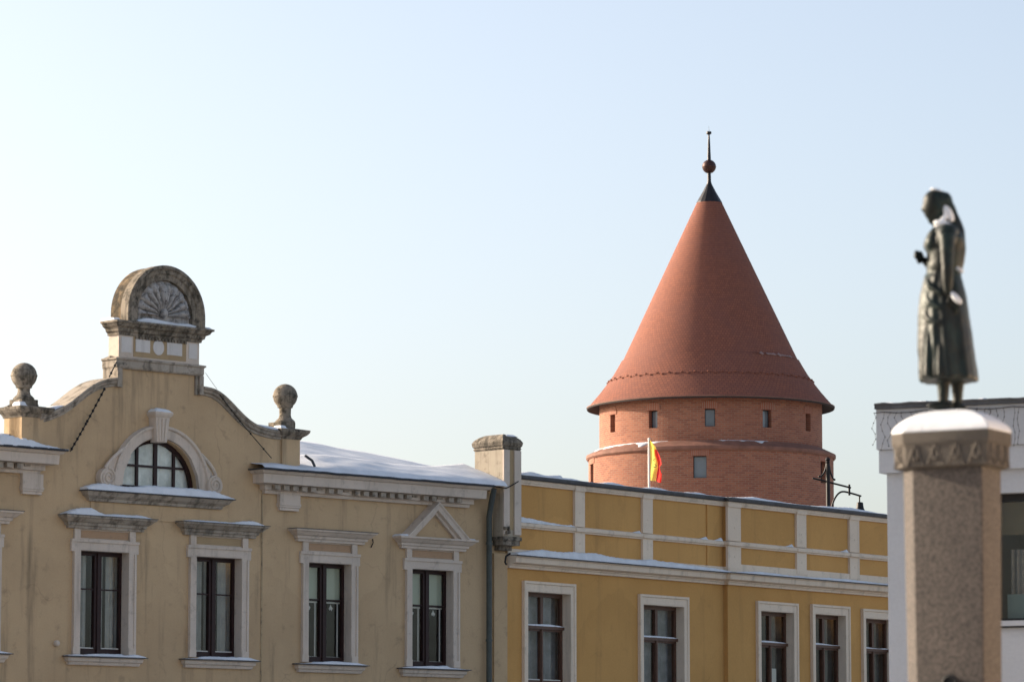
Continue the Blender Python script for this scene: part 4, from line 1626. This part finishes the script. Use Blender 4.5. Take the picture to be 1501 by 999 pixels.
# ================================================================== LAMP POST behind the parapet
LD = 101.0
lp0 = at_depth(1214, 741, LD)
lamp = empty('lamp_post', (lp0.x, lp0.y, 0), 0)
tag(lamp, 'black wrought iron lamp post with curved arm rising behind the yellow parapet', 'lamp post')
LK = (at_depth(1314, 700, LD).x - lp0.x) / 100
def L(px, py, y=0.0):
    return ((px - 1214) * LK, y, at_depth(1214, py, LD).z)
m = MB()
m.lathe([(.16, 0), (.14, .5), (.09, .6), (.06, 1.2), (.052, L(0, 690)[2]), (.045, L(0, 679)[2])], (0, 0, 0), 12)
m.build('post', M['black'], lamp, smooth=40)
m = MB()
m.lathe([(.035, L(0, 680)[2]), (.06, L(0, 677)[2]), (.045, L(0, 675.5)[2]), (.07, L(0, 673.5)[2]), (.055, L(0, 671.5)[2]), (.012, L(0, 669.5)[2])], (0, 0, 0), 12)
m.build('finial', M['black'], lamp, smooth=40)
for pts in ([(1212.6, 677), (1211, 686), (1208.5, 693), (1204, 698.5), (1201.5, 698)], [(1215.4, 677), (1217, 690), (1219.5, 697), (1222, 702), (1223.5, 702.5)]):
    m = MB()
    P_ = smooth(pts, 2)
    m.tube([L(a, b) for a, b in P_], .022, 8)
    m.ellipsoid(L(*pts[-1]), .03, .03, .03, None, 10, 8)
    m.build('scroll_bracket', M['black'], lamp, smooth=40)
m = MB()
m.tube([L(1192.5, 700.5), L(1247.5, 714.5)], .024, 8)
m.ellipsoid(L(1192.5, 700.5), .028, .028, .022, None, 10, 8)
m.tube([L(1245, 709.5), L(1245, 725.5)], .028, 8)
m.build('cross_bar', M['black'], lamp, smooth=40)
m = MB()
m.tube([L(a, b, .05) for a, b in smooth([(1218.5, 750), (1219.5, 741), (1224, 729), (1230, 721.5), (1236, 719.3), (1246, 721.5), (1262.5, 726.5)], 2)], .024, 8)
m.ellipsoid(L(1260.5, 726, .05), .05, .03, .02, None, 10, 8)
m.tube([L(1260, 726, .05), L(1260, 735.5, .05)], .018, 8)
m.build('curved_arm', M['black'], lamp, smooth=40)
m = MB()
c_ = L(1260.5, 735, .05)
m.lathe([(.02, .0), (.075, -.012), (.085, -.03), (.09, -.10), (.105, -.17), (.14, -.235), (.13, -.24)], c_, 20)
m.build('lamp_shade', M['black'], lamp, smooth=40)

# ================================================================== WHITE BUILDING
pW = at_depth(1300, 700, 55.0)
Wp = Plane(pW, -2.2, -1)
wht = empty('white_building', (Wp.p.x, Wp.p.y, 0), Wp.rz)
tag(wht, 'white rendered building with stepped cornice and wide window behind the pedestal', 'building')
WX, WZ = Wp.x, Wp.z
wr = 9.0
zw0 = WZ(1288.5, 693, .1)
zw1 = WZ(1284.6, 659, .14)
zw2 = WZ(1282, 600, .16)
m = MB()
wx0 = WX(1452, 0, 800)
wz1, wz0 = WZ(1468, 722), WZ(1468, 909)
wall_mesh(m, [(0, 0), (wr, 0), (wr, zw0 + .1), (0, zw0 + .1)], [rect(wx0, wx0 + 2.4, wz0, wz1)], 0, 7, .25)
m.build('wall', M['white'], wht)
m = MB()                                      # unseen block added right of frame to bounce warm sun onto the pedestal
m.box(12.6, 19, 10, 52, 0, zw1)
m.v = [((Vector((a, b, 0)) - Wp.p).dot(Wp.d), (Vector((a, b, 0)) - Wp.p).dot(Wp.inn), c) for a, b, c in m.v]
m.build('bounce_wing', M['yellow_trim'], wht)
m = MB()
xa = WX(1288.5, .1, 690)
m.box(xa, wr + .1, -.1, 7, zw0, zw1 + .0)
xb = WX(1284.6, .14, 650)
m.box(xb, wr + .15, -.14, 7, zw1 + .003, zw2)
m.build('stepped_cornice', M['white'], wht)
m = MB()
xc = WX(1281.5, .2, 600)
m.box(xc, wr + .2, -.2, 7, zw2 + .002, zw2 + .065)
n = 70
m.tube([(xc + (wr - xc) * i / n, -.19, zw2 + .062 + .018 * nz(i * .6, 1)) for i in range(n + 1)], .022, 6)
cap_ = m.build('roof_edge', M['lead'], wht)
for a, b in ((1290, 1312), (1330, 1360), (1432, 1441)):
    snow_piece('roof_snow', cap_, WX(a, .1, 597), WX(b, .1, 595), -.12, .4, zw2 + .066, .05, None, a)
# window
m = MB()
t = .07
m.box(wx0, wx0 + t, .2, .27, wz0, wz1)
m.box(wx0 + 2.4 - t, wx0 + 2.4, .2, .27, wz0, wz1)
m.box(wx0 + t, wx0 + 2.4 - t, .2, .27, wz1 - .11, wz1)
m.box(wx0 + t, wx0 + 2.4 - t, .2, .27, wz0, wz0 + .04)
m.box(wx0 + 1.15, wx0 + 1.25, .2, .27, wz0 + .04, wz1 - .11)
win = m.build('window', M['black'], wht)
m = MB()
m.add([(wx0, .23, wz0), (wx0 + 2.4, .23, wz0), (wx0 + 2.4, .23, wz1), (wx0, .23, wz1)], [(0, 1, 2, 3)])
m.build('pane', M['glass'], win)
m = MB()
room_mesh(m, wx0 - .5, wx0 + 2.9, wz0 - .2, wz1 + .3, .3, 3)
m.build('interior', M['room'], win)
m = MB()
curtain_mesh(m, wx0 + .12, wx0 + .32, wz0 + .1, wz1 - .75, .5, .03, 3, 1)
m.build('curtain', plain('thin_curtain', (.16, .17, .18), .9, 0, .1, .3), win)
m = MB()
m.box(wx0 - .1, wx0 + 2.5, .45, .47, wz1 - .55, wz1 + .1)
m.build('blind', plain('brown_blind', (.085, .075, .05), .9, 0, .1, .1), win)
m = MB()
m.box(wx0 + .1, wx0 + 2.3, .42, .43, wz0 + .04, wz0 + .38)
m.build('window_film', plain('green_grey_film', (.10, .16, .17), .6, 0, .3, .1), win)
m = MB()
m.box(wx0 - .06, wx0 + 2.46, -.06, .2, wz0 - .075, wz0 - .004)
m.build('sill', M['white'], win)
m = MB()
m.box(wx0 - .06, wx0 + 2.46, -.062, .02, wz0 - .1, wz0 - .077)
m.build('sill_dark_strip', M['black'], win)  # thin black strip along the underside of the sill

# string lights under the roof edge
slr = empty('string_lights', (Wp.p.x, Wp.p.y, 0), Wp.rz)
tag(slr, 'dark icicle light string hanging under the white building roof edge', 'string lights')
m = MB()
zc_ = zw2 - .02
xs = [xc - .02 + (8.0 - xc) * i / 120 for i in range(121)]
m.tube([(x, -.17, zc_ - .02 - .02 * abs(math.sin(x * 5))) for x in xs], .006, 5)
m.build('cable', M['black'], slr)
rnd = random.Random(3)
for i in range(58):
    x = xc + .0 + i * .105 + rnd.uniform(-.03, .03)
    ln = rnd.choice((.14, .25, .38, .5)) * rnd.uniform(.8, 1.1)
    if i < 8: ln = rnd.uniform(.3, .55)
    m = MB()
    pts = [(x + .014 * math.sin(k * 1.7 + i) * (2.2 if i < 8 else 1), -.17 - .008 * (k % 2), zc_ - .02 - ln * k / 6) for k in range(7)]
    m.tube(pts, .0028, 4)
    for q in pts[1:]:
        m.ellipsoid(q, .008, .008, .012, None, 6, 4)
    m.build('light_drop', M['black'], slr)

# ================================================================== PEDESTAL
PD = 30.0
pc0 = at_depth(1396, 700, PD)
ped = empty('stone_pedestal', (pc0.x, pc0.y, 0), 0)
tag(ped, 'tall pinkish granite pedestal with carved snow-covered capital', 'pedestal')
PK = (at_depth(1496, 700, PD).x - pc0.x) / 100
def pz(y): return at_depth(1396, y, PD).z
# plan corners (x, -toward camera) in pixels
plan = [(-71, 0), (-61, -37), (34, -92), (70, -22), (61, 15), (-34, 70)]
plan = [(a, b + 11) for a, b in plan]
def ring(sc_, z, gx=0.0, bow=0):
    out = []
    for (a, b) in plan:
        out.append(((a * sc_) * PK, (b * sc_) * PK, z))
    return out


def bevel_ring(sc_, z, c=.12):
    pts = []
    n = len(plan)
    for i in range(n):
        p, q, r_ = Vector(plan[i - 1]), Vector(plan[i]), Vector(plan[(i + 1) % n])
        u = (p - q).normalized() * min(1.8, (p - q).length * .2)
        v_ = (r_ - q).normalized() * min(1.8, (r_ - q).length * .2)
        for t in (0, .5, 1):
            w_ = q + u * (1 - t) ** 2 + v_ * t ** 2
            pts.append((w_.x * sc_ * PK, w_.y * sc_ * PK, z))
    return pts


m = MB()
m.loft([bevel_ring(.945, pz(1300)), bevel_ring(.955, pz(999)), bevel_ring(1.0, pz(700)), bevel_ring(1.0, pz(686))])
m.loft([bevel_ring(1.35, 0), bevel_ring(1.35, .35), bevel_ring(1.2, .42), bevel_ring(.95, .5), bevel_ring(.945, pz(1290))])
m.build('shaft', M['granite'], ped, smooth=18)
m = MB()
zt_ = pz(636)
zb_ = pz(689)
h_ = zt_ - zb_
m.loft([bevel_ring(k, zb_ + h_ * t) for k, t in ((.98, 0), (1.12, .01), (1.17, .05), (1.18, .3), (1.185, .60), (1.215, .65), (1.23, .70), (1.235, .76), (1.24, .97), (1.21, 1.0))])
# carved leaves round the lower band
n = len(plan)
for i in range(n):
    p, q = Vector(plan[i]), Vector(plan[(i + 1) % n])
    ln = (q - p).length
    cnt = max(1, int(ln / 22))
    nrm = Vector(((q - p).y, -(q - p).x)).normalized()
    if nrm.dot((p + q) / 2) < 0: nrm = -nrm
    for k in range(cnt):
        c = p + (q - p) * ((k + .5) / cnt)
        hw_ = ln / cnt * .46
        t = (q - p).normalized()
        for dx0, dz0, dx1, dz1 in ((-.9, .05, 0, .62), (.9, .05, 0, .62), (-.5, .6, -.1, .2), (.5, .6, .1, .2)):
            a = (c + t * hw_ * dx0) * 1.175 + nrm * .3
            b = (c + t * hw_ * dx1) * 1.18 + nrm * .3
            m.tube([(a.x * PK, a.y * PK, zb_ + h_ * dz0), (b.x * PK, b.y * PK, zb_ + h_ * dz1)], [.009, .015], 6)
m.build('capital', M['carved'], ped, smooth=30)
m = MB()
zs0 = pz(636) - .012
hs = pz(599) - zs0
rings = []
for k, t in ((1.235, 0), (1.245, .10), (1.21, .25), (1.13, .42), (1.0, .58), (.84, .72), (.64, .84), (.42, .92), (.2, .97), (.03, 1.0)):
    rr = bevel_ring(k, 0)
    if k < 1.1:
        q = min(1, (1.1 - k) / .8)
        m_ = len(rr)
        ra = sum(Vector(p).length for p in rr) / m_
        rr = [tuple(Vector(p).lerp(Vector(p).normalized() * ra, q * .7)) for p in rr]
    rings.append([(p[0], p[1], zs0 + hs * t + .012 * nz(p[0] * 9, p[1] * 9, k * 4)) for p in rr])
m.loft(rings)
so = m.build('snow_cap', M['snow'], ped, smooth=80)
sub = so.modifiers.new('s', 'SUBSURF')
sub.levels = sub.render_levels = 2
# black iron ring on the front of the shaft
fa, fb = Vector(plan[1]) * .955, Vector(plan[2]) * .955
fn = Vector(((fb - fa).y, -(fb - fa).x)).normalized()
if fn.dot((fa + fb) / 2) < 0: fn = -fn
ft = (fb - fa).normalized()
pos = 0.0
best = min((abs((fa + (fb - fa) * t).x - (1385 - 1396)), t) for t in [i / 100 for i in range(101)])[1]
c = fa + (fb - fa) * best
m = MB()
P_ = []
for i in range(29):
    a = 2 * PI * i / 28
    q = c + ft * (10.5 * math.cos(a)) + fn * 5
    P_.append((q.x * PK, q.y * PK, pz(1002) + 9.5 * PK * math.sin(a)))
m.tube(P_, .016, 8, cap=False)
q0, q1 = c - fn * 1, c + fn * 4
m.tube([(q0.x * PK, q0.y * PK, pz(1002)), (q1.x * PK, q1.y * PK, pz(1002))], .045, 16)
m.build('iron_ring', M['black'], ped, smooth=40)

# ================================================================== BRONZE STATUE
st0 = at_depth(1392, 597, PD)
stat = empty('bronze_statue', (st0.x, st0.y + .02, st0.z), 0)
tag(stat, 'dark bronze statue of a woman in long dress with bowed head', 'statue')


def T(px, py, y=0.0):
    return Vector(((px - 1392) * PK, y, (595.5 - py) * PK))


body = MB()
# dress and torso: (photo y, left x, right x, half depth in metres, fold strength)
prof = [(330, 1377, 1408, .10, 0), (336, 1371, 1413, .15, 0), (345, 1364, 1417, .175, 0), (355, 1360, 1418, .17, 0), (362, 1361, 1417, .16, 0), (372, 1362, 1416, .16, 0), (389, 1361, 1413, .155, .01),
        (396, 1361, 1411, .14, .03), (404, 1357, 1413, .165, .05), (428, 1351, 1419, .195, .06), (450, 1349, 1422, .21, .06), (469, 1348, 1424.5, .225, .06), (490, 1347.3, 1427, .24, .065), (505, 1347, 1428.5, .25, .07), (530, 1348, 1432, .265, .075), (553, 1349, 1435, .28, .08), (557, 1350, 1434.5, .278, .08)]
rings = []
NA = 96
for (y, xl, xr_, dy, fs) in prof:
    c = T((xl + xr_) / 2, y)
    hx = (xr_ - xl) / 2 * PK
    rg_ = []
    for i in range(NA):
        a = 2 * PI * i / NA
        k = 1.0
        if fs:
            # folds: strong on the front half (towards -x), softer on the back
            front = .5 - .5 * math.cos(a)
            f1 = (math.sin(a * 11 + .5) * .7 + math.sin(a * 17) * .4) * (.4 + .9 * front)
            f2 = math.sin(a * 7 + 1.3)
            k += fs * (.62 * f1 + .4 * f2) - fs * .25
        rg_.append((c.x + hx * k * math.cos(a), dy * k * math.sin(a), c.z))
    rings.append(rg_)
body.loft(rings)
# apron drape: diagonal folds from the waist to the side
for k in (0, 2, 4):
    y0 = 400 + k * 13
    pts = [T(1358 - k * 1.6, y0, -.02 - .012 * k), T(1362, y0 + 18, -.13 - .008 * k), T(1376, y0 + 30 - k * 2, -.19 - .005 * k), T(1392, y0 + 30 - k * 5, -.205)]
    P_ = [pts[0], pts[0].lerp(pts[1], .5), pts[1], pts[1].lerp(pts[2], .5), pts[2], pts[3]]
    body.tube(P_, [.012, .018, .022, .022, .018, .008], 8)
for k, xx in enumerate((1352, 1357, 1368, 1374)):
    body.tube([T(xx + 4, 478, -.12 - .02 * k), T(xx + 1, 510, -.145 - .025 * k), T(xx, 554, -.16 - .03 * k)], [.012, .022, .026], 8)
# neck, head
body.tube([T(1392, 338, 0), T(1384, 326, 0), T(1378, 312, 0)], [.10, .062, .058], 14)
rot = Matrix.Rotation(R(-26), 4, 'Y')
body.ellipsoid(T(1377.5, 293), .104, .088, .116, rot, 24, 16)
body.ellipsoid(T(1388, 289), .07, .075, .075, None, 20, 12)
body.ellipsoid(T(1369.5, 303), .066, .060, .098, Matrix.Rotation(R(-22), 4, 'Y'), 20, 12)     # face
body.tube([T(1359, 293), T(1355.5, 301), T(1357.5, 303.5)], [.008, .014, .012], 8)             # nose
body.ellipsoid(T(1369, 318.5), .026, .026, .022, None, 12, 8)                                  # chin
body.tube([T(1361.5, 309.5, -.024), T(1359.5, 309, 0), T(1361.5, 309.5, .024)], .009, 8)         # mouth
for s_ in (-1, 1):
    body.ellipsoid(T(1361.5, 294.5, s_ * .032), .016, .022, .010, None, 10, 8)               # brow
    body.ellipsoid(T(1363.5, 298, s_ * .030), .012, .016, .009, None, 10, 8)                   # eye
    body.ellipsoid(T(1379, 302, s_ * .078), .020, .014, .030, None, 10, 8)                     # ear
# puffed sleeves, shoulders
for s_ in (-1, 1):
    body.ellipsoid(T(1388, 346, s_ * .175), .078, .075, .095, None, 20, 12)
    body.ellipsoid(T(1390, 336, s_ * .12), .085, .10, .055, None, 20, 12)
for s_ in (-1, 1):                                                                               # bust
    body.ellipsoid(T(1370, 352, s_ * .065), .065, .068, .07, Matrix.Rotation(R(20), 4, 'Y'), 16, 10)
    body.ellipsoid(T(1371, 343, s_ * .06), .05, .06, .08, Matrix.Rotation(R(28), 4, 'Y'), 16, 10)
# near arm, hanging, hand drawn back on to the skirt
sh_, el, wr_ = T(1387, 346, -.215), T(1386, 393, -.265), T(1386.5, 428, -.262)
body.tube([sh_, sh_.lerp(el, .5), el, el.lerp(wr_, .35), wr_, T(1389, 433, -.258)], [.062, .056, .046, .048, .033, .031], 14)


def hand(w0, dirv, side, palm_n, L_=.17, curl=.6):
    """palm, four jointed fingers and a thumb; w0 wrist, dirv along the hand, side across it, palm_n out of the palm"""
    dirv, side, palm_n = dirv.normalized(), side.normalized(), palm_n.normalized()
    rings = []
    for t, hw_, hd in ((0, .027, .020), (.03, .034, .021), (.06, .040, .021), (.085, .041, .018), (.094, .036, .013)):
        c = w0 + dirv * t
        rings.append([c + side * hw_ * math.cos(2 * PI * i / 14) + palm_n * hd * math.sin(2 * PI * i / 14) for i in range(14)])
    body.loft(rings)
    for k, (off, ln) in enumerate(((-.030, .068), (-.010, .078), (.010, .074), (.029, .058))):
        b = w0 + dirv * .082 + side * off
        p1 = b + dirv * ln * .45 + palm_n * ln * .18 * curl
        p2 = p1 + (dirv * (1 - curl) + palm_n * curl).normalized() * ln * .36
        p3 = p2 + (dirv * (.6 - curl) + palm_n * (curl + .2)).normalized() * ln * .28
        body.tube([b, p1, p2, p3], [.0105, .0098, .0092, .0075], 8)
    b = w0 + dirv * .028 - side * .030
    p1 = b - side * .020 + dirv * .028 + palm_n * .008
    p2 = p1 + dirv * .028 + palm_n * .018
    body.tube([b, p1, p2], [.013, .0115, .009], 8)


hand(T(1388, 432, -.258), T(1406, 455) - T(1388, 432) + Vector((0, .03, 0)), Vector((.55, -.6, .45)), Vector((-.5, .5, -.6)), .17, .55)
# far arm, forearm reaching forward with a closed hand
sh2, el2, wr2 = T(1388, 346, .20), T(1378, 384, .22), T(1360, 374, .10)
body.tube([sh2, sh2.lerp(el2, .5), el2, el2.lerp(wr2, .4), wr2], [.056, .05, .043, .042, .030], 14)
hand(wr2, T(1346, 367, .04) - T(1360, 374, .10), Vector((.2, .3, .9)), Vector((.1, -.9, -.2)), .17, .95)
body.ellipsoid(T(1352.5, 369, .075), .034, .042, .046, None, 14, 10)
# long hair falling down the back
rings = []
for (x, y, hx, hy) in ((1380, 277, .045, .06), (1388, 284, .055, .075), (1391, 296, .072, .085), (1393, 308, .085, .082), (1396, 320, .095, .085), (1400, 332, .095, .10), (1408, 346, .058, .115), (1412, 362, .04, .105), (1411, 380, .032, .095), (1409, 396, .022, .07), (1408, 401, .008, .03)):
    c = T(x, y, .015)
    rings.append([(c.x + hx * math.cos(2 * PI * i / 32) * (1 + .06 * math.sin(i * 2.2)), c.y + hy * math.sin(2 * PI * i / 32), c.z) for i in range(32)])
body.loft(rings)
# legs and shoes
for x, yy, top in ((1382.5, -.05, 1384), (1405, .05, 1403)):
    body.tube([T(top, 520, yy), T(x, 560, yy), T(x + .5, 580, yy), T(x, 592, yy)], [.072, .052, .042, .04], 14)
    body.ellipsoid(T(x - 5, 594, yy - .01), .105, .042, .034, None, 18, 10)
me_src = body.build('statue_source', M['bronze'])
rmod = me_src.modifiers.new('r', 'REMESH')
rmod.mode = 'VOXEL'
rmod.voxel_size = .0085
smod = me_src.modifiers.new('s', 'SMOOTH')
smod.factor = .5
smod.iterations = 6
dg = bpy.context.evaluated_depsgraph_get()
me_b = bpy.data.meshes.new_from_object(me_src.evaluated_get(dg))
bpy.data.objects.remove(me_src)
nrm_ = [(v_.co.copy(), v_.normal.copy()) for v_ in me_b.vertices]
for v_, (c_, n_) in zip(me_b.vertices, nrm_):   # hand-modelled unevenness of the cast surface
    v_.co = c_ + n_ * (.004 * noise.noise(c_ * 9) + .0015 * noise.noise(c_ * 28))
for p in me_b.polygons: p.use_smooth = True
bo_ = bpy.data.objects.new('body', me_b)
if not me_b.materials: me_b.materials.append(M['bronze'])
col.objects.link(bo_)
bo_.parent = stat
# snow caught on head, shawl, hand and hip
m = MB()
m.ellipsoid(T(1377, 272.8, 0), .05, .05, .014, Matrix.Rotation(R(15), 4, 'Y'), 16, 8)
m.build('head_snow', M['snow'], stat, smooth=80)
m = MB()
m.loft([[T(x - 4, y + 4, -.03 - d_), T(x, y - 1, -.02 - d_), T(x + 7, y - 2, -.0), T(x + 5, y + 9, -.05 - d_)] for x, y, d_ in ((1371.5, 327, .04), (1376, 322.5, .065), (1381, 317.5, .075), (1386, 312, .075), (1390, 305, .07))])
m.ellipsoid(T(1393, 309, -.055), .035, .045, .075, Matrix.Rotation(R(-28), 4, 'Y'), 16, 10)
m.ellipsoid(T(1385, 327, -.11), .085, .06, .03, Matrix.Rotation(R(15), 4, 'Y'), 16, 8)
so = m.build('shoulder_snow', M['snow'], stat, smooth=80)
sub = so.modifiers.new('s', 'SUBSURF')
sub.levels = sub.render_levels = 2
m = MB()
m.ellipsoid(T(1398, 439.5, -.27), .062, .036, .024, Matrix.Rotation(R(48), 4, 'Y'), 18, 10)
m.build('hand_snow', M['snow'], stat, smooth=80)
m = MB()
m.ellipsoid(T(1406.5, 393, -.10), .045, .03, .016, Matrix.Rotation(R(30), 4, 'Y'), 16, 8)
m.build('hair_snow', M['snow'], stat, smooth=80)
